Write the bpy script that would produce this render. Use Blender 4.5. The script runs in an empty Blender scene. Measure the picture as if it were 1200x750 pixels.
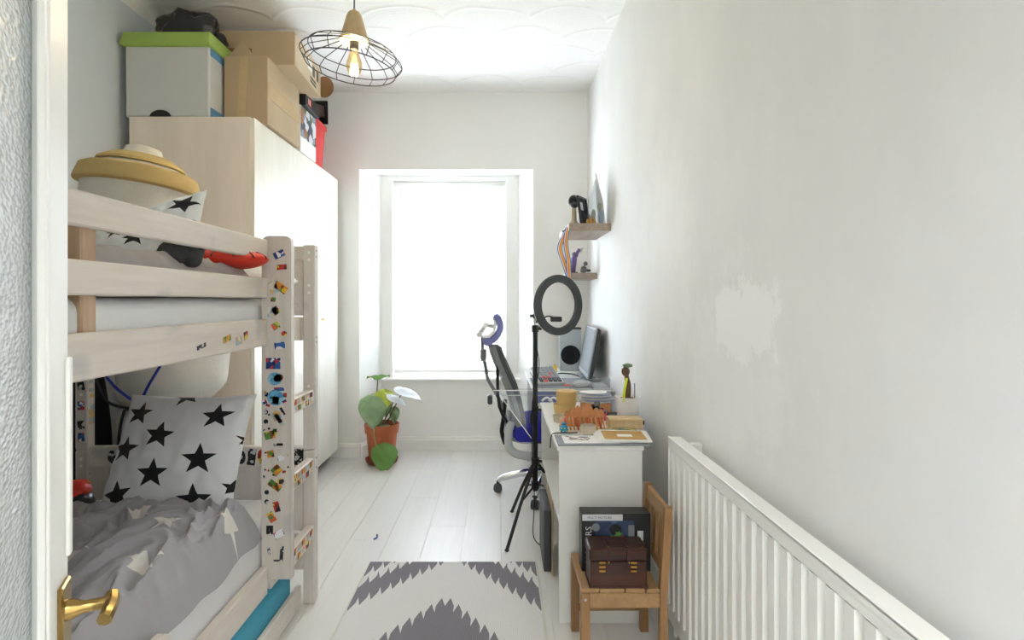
import bpy, bmesh, math, random
from mathutils import Vector, Matrix, noise
PI = math.pi
R = math.radians
random.seed(7)
C = bpy.context.scene.collection
scn = bpy.context.scene

# ------------------------------------------------------------------ camera
CAMZ = 1.25
FPX = 660.0
VX, VY = 586.0, 353.0
cam = bpy.data.cameras.new('camera')
co = bpy.data.objects.new('camera', cam)
C.objects.link(co)
co.location = (0, 0, CAMZ)
co.rotation_euler = (PI/2, 0, 0)
cam.sensor_width = 36
cam.lens = FPX/1200*36
cam.shift_x = (600-VX)/1200
cam.shift_y = (VY-375)/1200
cam.clip_start = 0.01
scn.camera = co

def W(x, y, d):
    """a point at depth d seen at photograph pixel x, y (used only to measure the room)"""
    return Vector(((x-VX)/FPX*d, d, CAMZ-(y-VY)/FPX*d))

# ------------------------------------------------------------------ light
world = bpy.data.worlds.new('sky')
scn.world = world
world.use_nodes = True
bg = world.node_tree.nodes['Background']
bg.inputs[0].default_value = (0.93, 0.97, 1.0, 1)
bg.inputs[1].default_value = 7.5
scn.view_settings.view_transform = 'Standard'
scn.view_settings.look = 'None'
scn.view_settings.gamma = 1
scn.view_settings.exposure = 1.66

scn.cycles.max_bounces = 14
scn.cycles.diffuse_bounces = 9
scn.cycles.glossy_bounces = 4
scn.cycles.transparent_max_bounces = 12
# hazy sun high over the garden, coming in through the window and its blind
sl = bpy.data.lights.new('sun', 'SUN'); sl.energy = 24; sl.angle = R(40); sl.color = (0.98, 0.985, 1)
so_ = bpy.data.objects.new('sun', sl); C.objects.link(so_)
so_.rotation_euler = Vector((0.12, 1.0, 0.72)).to_track_quat('Z', 'Y').to_euler()

def area(name, loc, rot, sx, sy, power, color=(1, 1, 1), portal=False):
    l = bpy.data.lights.new(name, 'AREA')
    l.shape = 'RECTANGLE'; l.size = sx; l.size_y = sy
    l.energy = power; l.color = color
    if portal: l.cycles.is_portal = True
    o = bpy.data.objects.new(name, l)
    C.objects.link(o); o.location = loc; o.rotation_euler = rot
    return o
area('window_portal', (-0.43, 5.06, 1.43), (PI/2, 0, PI), 1.1, 1.8, 1, portal=True).rotation_euler = (R(-90), 0, 0)
area('hall_fill_light', (0.1, -1.0, 2.6), (0, 0, 0), 1.6, 1.2, 26, (0.97, 0.98, 1))  # added fill from the unseen hall, brightens the near end of the room

# ------------------------------------------------------------------ materials
def lin(c):
    return tuple(((v/12.92) if v <= 0.04045 else ((v+0.055)/1.055)**2.4) for v in c)
def hexc(h):
    return lin(tuple(int(h[i:i+2], 16)/255 for i in (0, 2, 4)))

class NT:
    def __init__(s, m):
        m.use_nodes = True
        s.t = m.node_tree; s.n = s.t.nodes; s.l = s.t.links
        s.b = s.n['Principled BSDF']
    def new(s, typ, **kw):
        n = s.n.new(typ)
        for k, v in kw.items(): setattr(n, k, v)
        return n
    def link(s, a, b): s.l.new(a, b)
    def math(s, op, a, b=None, c=None, clamp=False):
        n = s.n.new('ShaderNodeMath'); n.operation = op; n.use_clamp = clamp
        for i, v in enumerate((a, b, c)):
            if v is None: continue
            if isinstance(v, (int, float)): n.inputs[i].default_value = v
            else: s.l.new(v, n.inputs[i])
        return n.outputs[0]
    def mix(s, f, a, b):
        n = s.n.new('ShaderNodeMix'); n.data_type = 'RGBA'
        if isinstance(f, (int, float)): n.inputs[0].default_value = f
        else: s.l.new(f, n.inputs[0])
        for i, v in ((6, a), (7, b)):
            if isinstance(v, tuple): n.inputs[i].default_value = (*v[:3], 1)
            else: s.l.new(v, n.inputs[i])
        return n.outputs[2]
    def noise(s, scale, detail=3, rough=0.5, vec=None, stretch=None, coord='Object'):
        tc = s.n.new('ShaderNodeTexCoord'); v = tc.outputs[coord]
        if stretch:
            mp = s.n.new('ShaderNodeMapping'); mp.inputs['Scale'].default_value = stretch
            s.l.new(v, mp.inputs[0]); v = mp.outputs[0]
        n = s.n.new('ShaderNodeTexNoise'); n.inputs['Scale'].default_value = scale
        n.inputs['Detail'].default_value = detail; n.inputs['Roughness'].default_value = rough
        s.l.new(v, n.inputs['Vector'])
        return n.outputs[0]
    def bump(s, h, strength=0.3, dist=0.01):
        n = s.n.new('ShaderNodeBump'); n.inputs['Strength'].default_value = strength
        n.inputs['Distance'].default_value = dist
        s.l.new(h, n.inputs['Height']); s.l.new(n.outputs[0], s.b.inputs['Normal'])
    def ramp(s, v, stops, interp='LINEAR'):
        n = s.n.new('ShaderNodeValToRGB'); n.color_ramp.interpolation = interp
        e = n.color_ramp.elements
        while len(e) < len(stops): e.new(0.5)
        for i, (p, c) in enumerate(stops): e[i].position = p; e[i].color = (*c[:3], 1)
        s.l.new(v, n.inputs[0]); return n.outputs[0]

MATS = {}
def mat(name, hexcol, rough=0.5, metal=0.0, var=0.05, nscale=8, bump=0.0, bscale=200, bdist=0.002, stretch=None, spec=None, sheen=0, trans=0, coat=0):
    m = bpy.data.materials.new(name); t = NT(m)
    c = hexc(hexcol)
    dk = tuple(max(0, v*(1-var*2)) for v in c)
    nz = t.noise(nscale, 4, 0.6, stretch=stretch)
    col = t.mix(t.math('MULTIPLY', t.math('SUBTRACT', nz, 0.3, clamp=True), 2.0, clamp=True), dk, c)
    t.link(col, t.b.inputs['Base Color'])
    t.b.inputs['Roughness'].default_value = rough
    t.b.inputs['Metallic'].default_value = metal
    if spec is not None: t.b.inputs['Specular IOR Level'].default_value = spec
    if sheen: t.b.inputs['Sheen Weight'].default_value = sheen
    if coat: t.b.inputs['Coat Weight'].default_value = coat
    if bump: t.bump(t.noise(bscale, 3, 0.6, stretch=stretch), bump, bdist)
    MATS[name] = m
    return m

def wood(name, base, dark, scale=14, axis='Y', rough=0.5, bump=0.15, knots=False):
    m = bpy.data.materials.new(name); t = NT(m)
    st = {'X': (0.08, 1, 1), 'Y': (1, 0.08, 1), 'Z': (1, 1, 0.08)}[axis]
    n1 = t.noise(scale, 5, 0.65, stretch=st)
    n2 = t.noise(scale*6, 3, 0.6, stretch=st)
    f = t.math('ADD', t.math('MULTIPLY', n1, 0.7), t.math('MULTIPLY', n2, 0.3))
    col = t.ramp(f, [(0.35, hexc(dark)), (0.62, hexc(base))])
    if knots:
        n3 = t.noise(7, 1, 0.4)
        k = t.math('MULTIPLY', t.math('SUBTRACT', n3, 0.66, clamp=True), 8, clamp=True)
        col = t.mix(t.math('MULTIPLY', k, 0.5), col, hexc('8f9aa0'))
    t.link(col, t.b.inputs['Base Color'])
    t.b.inputs['Roughness'].default_value = rough
    t.bump(f, bump, 0.001)
    MATS[name] = m
    return m

def star_field(t, uvout, stars):
    """sum of five pointed stars (cx, cy, radius, rotation); returns 0..1 mask"""
    sep = t.new('ShaderNodeSeparateXYZ'); t.link(uvout, sep.inputs[0])
    total = None
    seg = 2*PI/5
    for (cx, cy, rad, rot) in stars:
        dx = t.math('SUBTRACT', sep.outputs[0], cx); dy = t.math('SUBTRACT', sep.outputs[1], cy)
        a = t.math('ADD', t.math('ARCTAN2', dy, dx), 20*PI - rot + seg/2)
        m = t.math('ABSOLUTE', t.math('SUBTRACT', t.math('MODULO', a, seg), seg/2))
        r = t.math('SQRT', t.math('ADD', t.math('MULTIPLY', dx, dx), t.math('MULTIPLY', dy, dy)))
        r1 = rad*0.42
        n0 = r1*math.sin(seg/2); n1 = rad - r1*math.cos(seg/2)
        val = t.math('ADD', t.math('MULTIPLY', t.math('MULTIPLY', r, t.math('COSINE', m)), n0),
                     t.math('MULTIPLY', t.math('MULTIPLY', r, t.math('SINE', m)), n1))
        ins = t.math('LESS_THAN', val, rad*n0)
        total = ins if total is None else t.math('MAXIMUM', total, ins)
    return total

def star_mat(name, base, star, stars, rough=0.85, bump=0.2):
    m = bpy.data.materials.new(name); t = NT(m)
    uv = t.new('ShaderNodeUVMap'); uv.uv_map = 'UVMap'
    mask = star_field(t, uv.outputs[0], stars)
    t.link(t.mix(mask, hexc(base), hexc(star)), t.b.inputs['Base Color'])
    t.b.inputs['Roughness'].default_value = rough
    t.b.inputs['Sheen Weight'].default_value = 0.2
    t.bump(t.noise(350, 2), bump, 0.001)
    MATS[name] = m
    return m

mat('wall_white', 'f5f5f2', 0.75, var=0.015, nscale=1.5, bump=0.25, bscale=60, bdist=0.003)
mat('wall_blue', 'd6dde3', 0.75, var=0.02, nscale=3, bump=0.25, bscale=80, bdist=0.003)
mat('trim_white', 'f2f2ee', 0.4, var=0.01)
mat('gloss_white', 'f0f0ec', 0.3, var=0.01)
mat('plastic_white', 'f2f2f2', 0.35, var=0.01)
mat('paper', 'f1f0ee', 0.8, var=0.02)
mat('cabinet_white', 'e6e6e2', 0.42, var=0.02, nscale=3)
wood('white_bed', 'e2dad1', 'cfc6bd', 10, 'Y', 0.55, 0.12, knots=True)
wood('white_bed_upright', 'dcd5cd', 'c9c1b9', 10, 'Z', 0.55, 0.12, knots=True)
wood('raw_pine', 'cdb196', 'a98a6c', 12, 'Z', 0.6)
wood('wardrobe_side', 'e8dcd0', 'dfd3c7', 9, 'Z', 0.5, 0.04)
wood('wardrobe_door', 'efece3', 'e4dfd4', 9, 'Z', 0.32, 0.04)
wood('oak', 'b08c62', '8f6c45', 11, 'Y', 0.45)
wood('oak_upright', 'a67e54', '84603a', 11, 'Z', 0.45)
wood('shelf_wood', 'b3a394', '94847a', 12, 'Y', 0.55)
wood('light_wood', 'dcc298', 'c9ab7c', 14, 'Z', 0.5)
wood('walnut', '4c2616', '26110b', 12, 'X', 0.3, 0.15)
mat('cardboard', 'b8a284', 0.85, var=0.04, nscale=5, bump=0.15, bscale=90, stretch=(1, 1, 0.1))
mat('cardboard_light', 'd2bfa2', 0.85, var=0.04, nscale=5)
mat('cardboard_brown', '8f6a45', 0.85, var=0.06)
mat('tape', 'c9b089', 0.25, var=0.05, nscale=20)
mat('green_fabric', '9fbb5e', 0.8, var=0.03, bump=0.2, bscale=400)
mat('grey_fabric', 'c9cac8', 0.85, var=0.02, nscale=6, bump=0.2, bscale=400)
mat('blue_piping', '5f93bb', 0.8, var=0.03)
mat('black_bag', '20242b', 0.28, var=0.2, nscale=10, bump=0.4, bscale=25, bdist=0.01)
mat('black_plastic', '14161a', 0.4, var=0.1)
mat('black_metal', '202226', 0.45, metal=0.2, var=0.1)
mat('dark_grey', '43474c', 0.5, var=0.05)
mat('screen_grey', '8b9298', 0.6, var=0.03)
mat('mid_grey', '7c8084', 0.5, var=0.05)
mat('light_grey', 'c4c6c8', 0.45, var=0.03)
mat('chrome', 'dcdde0', 0.12, metal=1.0, var=0.02)
mat('silver', 'b9bfc5', 0.35, metal=0.6, var=0.02)
mat('brass', 'b99a5e', 0.25, metal=1.0, var=0.1, nscale=30)
mat('red_plastic', 'd23a38', 0.4, var=0.05)
mat('dark_red', '3a1218', 0.4, var=0.05)
mat('red', 'd8331f', 0.5, var=0.05)
mat('mustard', 'd0b476', 0.8, var=0.08, nscale=14, bump=0.3, bscale=300)
mat('canvas', 'dedad0', 0.9, var=0.05, nscale=12, bump=0.4, bscale=220, bdist=0.003)
mat('sheet_white', 'e9eaec', 0.85, var=0.02, bump=0.2, bscale=60, bdist=0.004)
mat('bedding_cream', 'dedad2', 0.9, var=0.04, nscale=5, bump=0.3, bscale=30, bdist=0.006)
mat('plush_grey', '4a4c50', 0.95, var=0.2, nscale=60, bump=0.8, bscale=120, bdist=0.006)
mat('teal_fabric', '4aa3bf', 0.85, var=0.04, bump=0.2, bscale=400)
mat('blue_cord', '2038a0', 0.6)
mat('dark_cord', '1c2236', 0.6)
mat('navy', '1b2130', 0.8, var=0.1)
mat('chair_blue', '2b2fa8', 0.85, var=0.08, bump=0.4, bscale=500)
mat('chair_lilac', '7f84c0', 0.8, var=0.05, bump=0.3, bscale=500)
mat('terracotta', 'b8613c', 0.45, var=0.06, nscale=5)
mat('terracotta_dark', '8f3f28', 0.45, var=0.06, nscale=5)
mat('soil', '4a3a2c', 0.95, var=0.3, nscale=40, bump=0.8, bscale=60, bdist=0.01)
mat('leaf_green', '8cab7c', 0.45, var=0.15, nscale=12, bump=0.2, bscale=30)
mat('leaf_bright', '6fa04c', 0.4, var=0.15, nscale=12, bump=0.2, bscale=30)
mat('leaf_yellow', 'c3d04a', 0.45, var=0.15, nscale=12)
mat('leaf_pale', 'e4eaf0', 0.3, var=0.05, nscale=12)
mat('stem_green', '8a9a5a', 0.6, var=0.1)
mat('stem_brown', '7b5f48', 0.8, var=0.25, nscale=40, bump=0.6, bscale=80, bdist=0.004)
mat('neon_yellow', 'dff02c', 0.5)
mat('bamboo', 'dcb877', 0.55, var=0.08, nscale=20, stretch=(1, 1, 8))
mat('orange_wood', 'dd9a63', 0.6, var=0.15, nscale=30)
mat('red_orange', 'c9512f', 0.6, var=0.15, nscale=30)
mat('pink_plastic', 'e04a66', 0.4, var=0.05)
mat('lilac_paper', 'b9c0e0', 0.6, var=0.05)
mat('blue_glass', '2f8fc0', 0.2, var=0.05)
mat('kraft', 'cda362', 0.8, var=0.05)
mat('slate_card', '8d929b', 0.8, var=0.03)
mat('gold', 'b98b45', 0.3, metal=0.7)
mat('bone', 'd8cdb4', 0.6, var=0.1)
mat('purple', '6d5590', 0.5, var=0.15, nscale=60)
mat('figure_grey', '8b8f93', 0.5, var=0.3, nscale=60)
mat('ribbon_orange', 'f08a24', 0.5); mat('ribbon_yellow', 'f2cf3c', 0.5); mat('ribbon_blue', '3f6fd0', 0.5); mat('ribbon_white', 'efefef', 0.5)
mat('key_grey', '8e9094', 0.5); mat('key_red', 'e2503a', 0.5)
mat('brick_pale', 'cbb6a0', 0.9, var=0.1, nscale=2)
mat('roof_grey', '8e8e92', 0.9)
mat('hedge', '7b9a5a', 0.9, var=0.3, nscale=4)
mat('grass', '9fb07a', 0.95, var=0.2, nscale=3)
mat('window_dark', '6f7780', 0.2)
mat('paving', 'b9b9b8', 0.85, var=0.05)
mat('concrete', 'cfcac2', 0.85, var=0.05)

def paint_wall():
    # white paint with brushed filler patches that are really lighter paint
    m = bpy.data.materials.new('patchy_paint'); t = NT(m)
    tc = t.new('ShaderNodeTexCoord'); sep = t.new('ShaderNodeSeparateXYZ'); t.link(tc.outputs['Object'], sep.inputs[0])
    y, z = sep.outputs[1], sep.outputs[2]
    wob = t.noise(6, 8, 0.75); wob2 = t.noise(34, 5, 0.65, stretch=(1, 1, 0.3))
    ds = t.math('ADD', t.math('MULTIPLY', t.math('SUBTRACT', wob, 0.5), 1.15), t.math('MULTIPLY', t.math('SUBTRACT', wob2, 0.5), 0.35))
    def patch(cy, cz, ry, rz, soft):
        dy = t.math('DIVIDE', t.math('SUBTRACT', y, cy), ry); dz = t.math('DIVIDE', t.math('SUBTRACT', z, cz), rz)
        r = t.math('SQRT', t.math('ADD', t.math('MULTIPLY', dy, dy), t.math('MULTIPLY', dz, dz)))
        r = t.math('ADD', r, t.math('MULTIPLY', ds, 2.2))
        return t.math('MULTIPLY', t.math('SUBTRACT', 1.0, r, clamp=True), soft, clamp=True)
    p = patch(1.63, 1.19, 0.25, 0.14, 7)
    p2 = t.math('MULTIPLY', patch(1.72, 1.08, 0.42, 0.34, 2.0), 0.45)
    p3 = t.math('MULTIPLY', patch(2.5, 1.35, 0.6, 0.6, 1.5), 0.4)
    f = t.math('MAXIMUM', t.math('MAXIMUM', p, p2), p3, clamp=True)
    mott = t.noise(2.2, 5, 0.6, stretch=(1, 1, 0.6))
    base = t.ramp(mott, [(0.35, hexc('e8e8e8')), (0.65, hexc('efefee'))])
    t.link(t.mix(f, base, hexc('f8f8f8')), t.b.inputs['Base Color'])
    t.b.inputs['Roughness'].default_value = 0.7
    t.bump(t.noise(25, 5, 0.6), 0.15, 0.004)
    MATS['patchy_paint'] = m
paint_wall()

def artex():
    # white ceiling with overlapping combed fan relief
    m = bpy.data.materials.new('fan_plaster'); t = NT(m)
    t.b.inputs['Base Color'].default_value = (*hexc('f7f7f5'), 1)
    t.b.inputs['Roughness'].default_value = 0.8
    tc = t.new('ShaderNodeTexCoord'); mp = t.new('ShaderNodeMapping')
    mp.inputs['Scale'].default_value = (2.0, 2.0, 1); t.link(tc.outputs['Object'], mp.inputs[0])
    nz = t.noise(1.6, 2)
    sep = t.new('ShaderNodeSeparateXYZ'); t.link(mp.outputs[0], sep.inputs[0])
    x = t.math('ADD', sep.outputs[0], t.math('MULTIPLY', nz, 0.35)); y = t.math('SUBTRACT', t.math('MULTIPLY', nz, 0.3), sep.outputs[1])
    h = None
    for row in range(2):
        # each row of fans is offset by half a fan; the arch of a fan points towards the door
        yy = t.math('MODULO', t.math('ADD', y, 20+0.5*row), 1.0)
        xx = t.math('SUBTRACT', t.math('MODULO', t.math('ADD', x, 20+0.5*row), 1.0), 0.5)
        rr = t.math('SQRT', t.math('ADD', t.math('MULTIPLY', xx, xx), t.math('MULTIPLY', yy, yy)))
        e = t.math('DIVIDE', t.math('SUBTRACT', rr, 0.60), 0.028)
        ridge = t.math('EXPONENT', t.math('MULTIPLY', t.math('MULTIPLY', e, e), -1.0))
        comb = t.math('MULTIPLY', t.math('SINE', t.math('MULTIPLY', rr, 110)), 0.03)
        part_ = t.math('ADD', t.math('MULTIPLY', ridge, 0.8), comb)
        h = part_ if h is None else t.math('MAXIMUM', h, part_)
    t.bump(h, 1.0, 0.008)
    MATS['fan_plaster'] = m
artex()

def rug_mat():
    m = bpy.data.materials.new('rug_weave'); t = NT(m)
    tc = t.new('ShaderNodeTexCoord'); sep = t.new('ShaderNodeSeparateXYZ'); t.link(tc.outputs['Object'], sep.inputs[0])
    x = t.math('ABSOLUTE', sep.outputs[0])
    v0 = t.math('MULTIPLY', sep.outputs[1], -1.0)             # 0 at the far edge, grows towards the door
    # the second half of the rug mirrors the first
    v = t.math('SUBTRACT', 0.78, t.math('ABSOLUTE', t.math('SUBTRACT', v0, 0.78)))
    per = 0.037
    saw = t.math('DIVIDE', t.math('ABSOLUTE', t.math('SUBTRACT', t.math('MODULO', t.math('ADD', x, 0.0), per), per/2)), per/2)  # 0 centre,1 edge
    tooth = t.math('MULTIPLY', saw, 0.062)
    # centre diamond, teeth pointing away from the door
    xs = t.math('MULTIPLY', t.math('FLOOR', t.math('DIVIDE', x, per)), per)
    dia = t.math('GREATER_THAN', v, t.math('ADD', t.math('ADD', t.math('MULTIPLY', xs, 1.3), 0.33), tooth))
    # corner bands, teeth hanging towards the door
    def lower(off, k=1.15):
        return t.math('ADD', t.math('MULTIPLY', t.math('SUBTRACT', xs, off), k), t.math('SUBTRACT', 0.05, tooth))
    b1 = t.math('LESS_THAN', v, lower(0.04))
    b2 = t.math('LESS_THAN', v, lower(0.20))
    b3 = t.math('LESS_THAN', v, lower(0.285))
    band = t.math('MAXIMUM', t.math('SUBTRACT', b1, b2, clamp=True), b3)
    dark = t.math('MAXIMUM', dia, band)
    weave = t.new('ShaderNodeTexChecker'); weave.inputs['Scale'].default_value = 260
    mp = t.new('ShaderNodeMapping'); mp.inputs['Rotation'].default_value = (0, 0, PI/4); t.link(tc.outputs['Object'], mp.inputs[0]); t.link(mp.outputs[0], weave.inputs[0])
    fl = t.noise(300, 2)
    light = t.mix(t.math('MULTIPLY', weave.outputs[1], 0.35), hexc('e9e6e4'), hexc('a5a1a8'))
    darkc = t.mix(t.math('MULTIPLY', weave.outputs[1], 0.5), hexc('77727b'), hexc('98949c'))
    t.link(t.mix(dark, light, darkc), t.b.inputs['Base Color'])
    t.b.inputs['Roughness'].default_value = 0.95
    t.bump(t.math('ADD', t.math('MULTIPLY', weave.outputs[1], 0.6), fl), 0.6, 0.003)
    MATS['rug_weave'] = m
rug_mat()

def plank_mat():
    m = bpy.data.materials.new('plank_laminate'); t = NT(m)
    oi = t.new('ShaderNodeObjectInfo')
    n1 = t.noise(9, 5, 0.6, stretch=(1, 0.07, 1)); n2 = t.noise(70, 3, 0.6, stretch=(1, 0.05, 1))
    f = t.math('ADD', t.math('MULTIPLY', n1, 0.6), t.math('MULTIPLY', n2, 0.4))
    c = t.ramp(f, [(0.3, hexc('d3d0cb')), (0.7, hexc('e0ddd8'))])
    c2 = t.mix(t.math('MULTIPLY', oi.outputs['Random'], 0.5), c, hexc('dad9d6'))
    t.link(c2, t.b.inputs['Base Color'])
    t.b.inputs['Roughness'].default_value = 0.38
    t.bump(f, 0.08, 0.001)
    MATS['plank_laminate'] = m
plank_mat()

def glass_mat(name, tint='f4f8fa', fac=0.9, rough=0.02):
    m = bpy.data.materials.new(name); t = NT(m)
    tr = t.new('ShaderNodeBsdfTransparent'); tr.inputs[0].default_value = (*hexc(tint), 1)
    gl = t.new('ShaderNodeBsdfGlossy'); gl.inputs['Roughness'].default_value = rough
    mx = t.new('ShaderNodeMixShader'); mx.inputs[0].default_value = 1-fac
    t.link(tr.outputs[0], mx.inputs[1]); t.link(gl.outputs[0], mx.inputs[2])
    t.link(mx.outputs[0], t.n['Material Output'].inputs[0])
    MATS[name] = m
glass_mat('window_glass', fac=0.93)
glass_mat('clear_acrylic', 'f6f8f9', 0.93, 0.05)
glass_mat('clear_bag', 'e8ecee', 0.7, 0.15)
glass_mat('bulb_glass', 'f6e3b8', 0.8, 0.03)

def obscure_glass():
    m = bpy.data.materials.new('hammered_glass'); t = NT(m)
    t.b.inputs['Base Color'].default_value = (*hexc('e6ecee'), 1)
    t.b.inputs['Roughness'].default_value = 0.22
    t.b.inputs['Transmission Weight'].default_value = 0.35
    t.b.inputs['IOR'].default_value = 1.3
    vo = t.new('ShaderNodeTexVoronoi'); vo.inputs['Scale'].default_value = 230; vo.feature = 'SMOOTH_F1'
    tc = t.new('ShaderNodeTexCoord'); mp = t.new('ShaderNodeMapping'); mp.inputs['Scale'].default_value = (0.5, 0.5, 1)
    t.link(tc.outputs['Object'], mp.inputs[0]); t.link(mp.outputs[0], vo.inputs['Vector'])
    t.bump(t.math('ADD', vo.outputs[0], t.math('MULTIPLY', t.noise(60, 3), 0.6)), 0.8, 0.004)
    MATS['hammered_glass'] = m
obscure_glass()

def slat_mat():
    m = bpy.data.materials.new('blind_slat'); t = NT(m)
    d = t.new('ShaderNodeBsdfDiffuse'); d.inputs[0].default_value = (*hexc('e4e5ea'), 1)
    tl = t.new('ShaderNodeBsdfTranslucent'); tl.inputs[0].default_value = (*hexc('f4f4fa'), 1)
    mx = t.new('ShaderNodeMixShader'); mx.inputs[0].default_value = 0.0
    t.link(d.outputs[0], mx.inputs[1]); t.link(tl.outputs[0], mx.inputs[2])
    t.link(mx.outputs[0], t.n['Material Output'].inputs[0])
    MATS['blind_slat'] = m
slat_mat()

def sticker_mat(name, cols, scale=60, off=0.0):
    m = bpy.data.materials.new(name); t = NT(m)
    tc = t.new('ShaderNodeTexCoord'); oi = t.new('ShaderNodeObjectInfo')
    mp = t.new('ShaderNodeMapping'); t.link(tc.outputs['Object'], mp.inputs[0])
    cb = t.new('ShaderNodeCombineXYZ')
    t.link(t.math('MULTIPLY', oi.outputs['Random'], 40), cb.inputs[0]); cb.inputs[1].default_value = off
    t.link(cb.outputs[0], mp.inputs['Location'])
    vo = t.new('ShaderNodeTexVoronoi'); vo.inputs['Scale'].default_value = scale
    t.link(mp.outputs[0], vo.inputs['Vector'])
    sp = t.new('ShaderNodeSeparateColor'); t.link(vo.outputs['Color'], sp.inputs[0])
    k = len(cols)
    t.link(t.ramp(sp.outputs[0], [(i/k, hexc(c)) for i, c in enumerate(cols)], 'CONSTANT'), t.b.inputs['Base Color'])
    t.b.inputs['Roughness'].default_value = 0.5
    MATS[name] = m
sticker_mat('sticker_red', ['c43a2a', '8a2a22', 'e2c84a', '2c2a30'])
sticker_mat('sticker_blue', ['2f63a8', '1f3d78', 'c23a38', 'e6e6ea'])
sticker_mat('sticker_yellow', ['e0b438', 'd98a2a', '6a3a22', '4d8a3a'])
sticker_mat('sticker_green', ['5f9a4a', 'd8c84a', '2e4a2a', 'd9603a'])
sticker_mat('sticker_pale', ['d9d2c4', 'b9a890', '9db8c8', 'd8b070'])
sticker_mat('sticker_black', ['17171c', '2b2f35', 'bfc0bd', '17171c'], 90)
sticker_mat('sticker_cyan', ['5aa6cf', '6fb6d8', '4f94c2', '8fc6dc'])
sticker_mat('game_art', ['3b4a63', '8c98a8', '5c6f4a', 'a06a4a', 'd4d7da', '2a3448'], 22)
sticker_mat('science_art', ['2f3d5c', '43557a', '233050', '566a90'], 14)
sticker_mat('print_sketch', ['e9e9e9', 'a9a5a3', 'eeeeee', '7c6f6a'], 70)
sticker_mat('camo_print', ['6c8a6a', 'b59a5a', '8c8f86', 'd0b060'], 45)

# ------------------------------------------------------------------ mesh helpers
def bm_new(): return bmesh.new()
def box(bm, x0, x1, y0, y1, z0, z1, bev=0.0, M=None, seg=1):
    x0, x1 = min(x0, x1), max(x0, x1); y0, y1 = min(y0, y1), max(y0, y1); z0, z1 = min(z0, z1), max(z0, z1)
    vs = [bm.verts.new((x, y, z)) for x in (x0, x1) for y in (y0, y1) for z in (z0, z1)]
    fs = [(0, 1, 3, 2), (4, 6, 7, 5), (0, 4, 5, 1), (2, 3, 7, 6), (0, 2, 6, 4), (1, 5, 7, 3)]
    faces = [bm.faces.new([vs[i] for i in f]) for f in fs]
    if bev > 0:
        eds = list({e for f in faces for e in f.edges})
        r = bmesh.ops.bevel(bm, geom=eds, offset=min(bev, 0.45*min(x1-x0, y1-y0, z1-z0)), segments=seg, affect='EDGES', profile=0.5)
        vs = list({v for f in r['faces'] for v in f.verts} | {v for v in vs if v.is_valid})
    if M is not None: bmesh.ops.transform(bm, matrix=M, verts=[v for v in vs if v.is_valid])
    return vs
def prism(bm, pts, a, b, axis='Z'):
    """extrude a closed outline between a and b along an axis"""
    def P(p, h):
        if axis == 'Z': return (p[0], p[1], h)
        if axis == 'Y': return (p[0], h, p[1])
        return (h, p[0], p[1])
    lo = [bm.verts.new(P(p, a)) for p in pts]; hi = [bm.verts.new(P(p, b)) for p in pts]
    n = len(pts)
    bm.faces.new(lo); bm.faces.new(hi[::-1])
    for i in range(n): bm.faces.new((lo[i], hi[i], hi[(i+1) % n], lo[(i+1) % n]))
    return lo+hi
def tube(bm, pts, r, n=8, cap=True, closed=False):
    pts = [Vector(p) for p in pts]; rs = r if isinstance(r, (list, tuple)) else [r]*len(pts)
    rings = []; up = None; N = len(pts)
    for i, p in enumerate(pts):
        if closed: d = (pts[(i+1) % N]-pts[i-1])
        else: d = (pts[min(i+1, N-1)]-pts[max(i-1, 0)])
        if d.length < 1e-9: d = Vector((0, 0, 1))
        d.normalize()
        if up is None:
            up = Vector((0, 0, 1)) if abs(d.z) < 0.9 else Vector((1, 0, 0))
        a = d.cross(up)
        if a.length < 1e-6: a = d.cross(Vector((0, 1, 0)))
        a.normalize(); b = a.cross(d).normalized(); up = b
        rings.append([bm.verts.new(p+rs[i]*(math.cos(2*PI*k/n)*a+math.sin(2*PI*k/n)*b)) for k in range(n)])
    for i in range(N if closed else N-1):
        A, B = rings[i], rings[(i+1) % N]
        for k in range(n): bm.faces.new((A[k], A[(k+1) % n], B[(k+1) % n], B[k]))
    if cap and not closed:
        bm.faces.new(rings[0][::-1]); bm.faces.new(rings[-1])
    return [v for rg in rings for v in rg]
def lathe(bm, prof, c=(0, 0, 0), n=24, M=None, sx=1, sy=1):
    """prof: (radius, z) from bottom to top"""
    rings = []; vs = []
    for (r, z) in prof:
        if r < 1e-6:
            v = bm.verts.new((c[0], c[1], c[2]+z)); rings.append([v]); vs.append(v)
        else:
            rg = [bm.verts.new((c[0]+sx*r*math.cos(2*PI*k/n), c[1]+sy*r*math.sin(2*PI*k/n), c[2]+z)) for k in range(n)]
            rings.append(rg); vs += rg
    for A, B in zip(rings, rings[1:]):
        for k in range(n):
            k2 = (k+1) % n
            if len(A) == 1 and len(B) == 1: continue
            if len(A) == 1: bm.faces.new((A[0], B[k2], B[k]))
            elif len(B) == 1: bm.faces.new((A[k], A[k2], B[0]))
            else: bm.faces.new((A[k], A[k2], B[k2], B[k]))
    if M is not None: bmesh.ops.transform(bm, matrix=M, verts=vs)
    return vs
def smooth_pts(pts, k=6):
    """Catmull-Rom through points"""
    pts = [Vector(p) for p in pts]; out = []
    for i in range(len(pts)-1):
        p0 = pts[max(i-1, 0)]; p1 = pts[i]; p2 = pts[i+1]; p3 = pts[min(i+2, len(pts)-1)]
        for j in range(k):
            u = j/k
            out.append(0.5*((2*p1)+(-p0+p2)*u+(2*p0-5*p1+4*p2-p3)*u*u+(-p0+3*p1-3*p2+p3)*u**3))
    out.append(pts[-1]); return out
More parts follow.
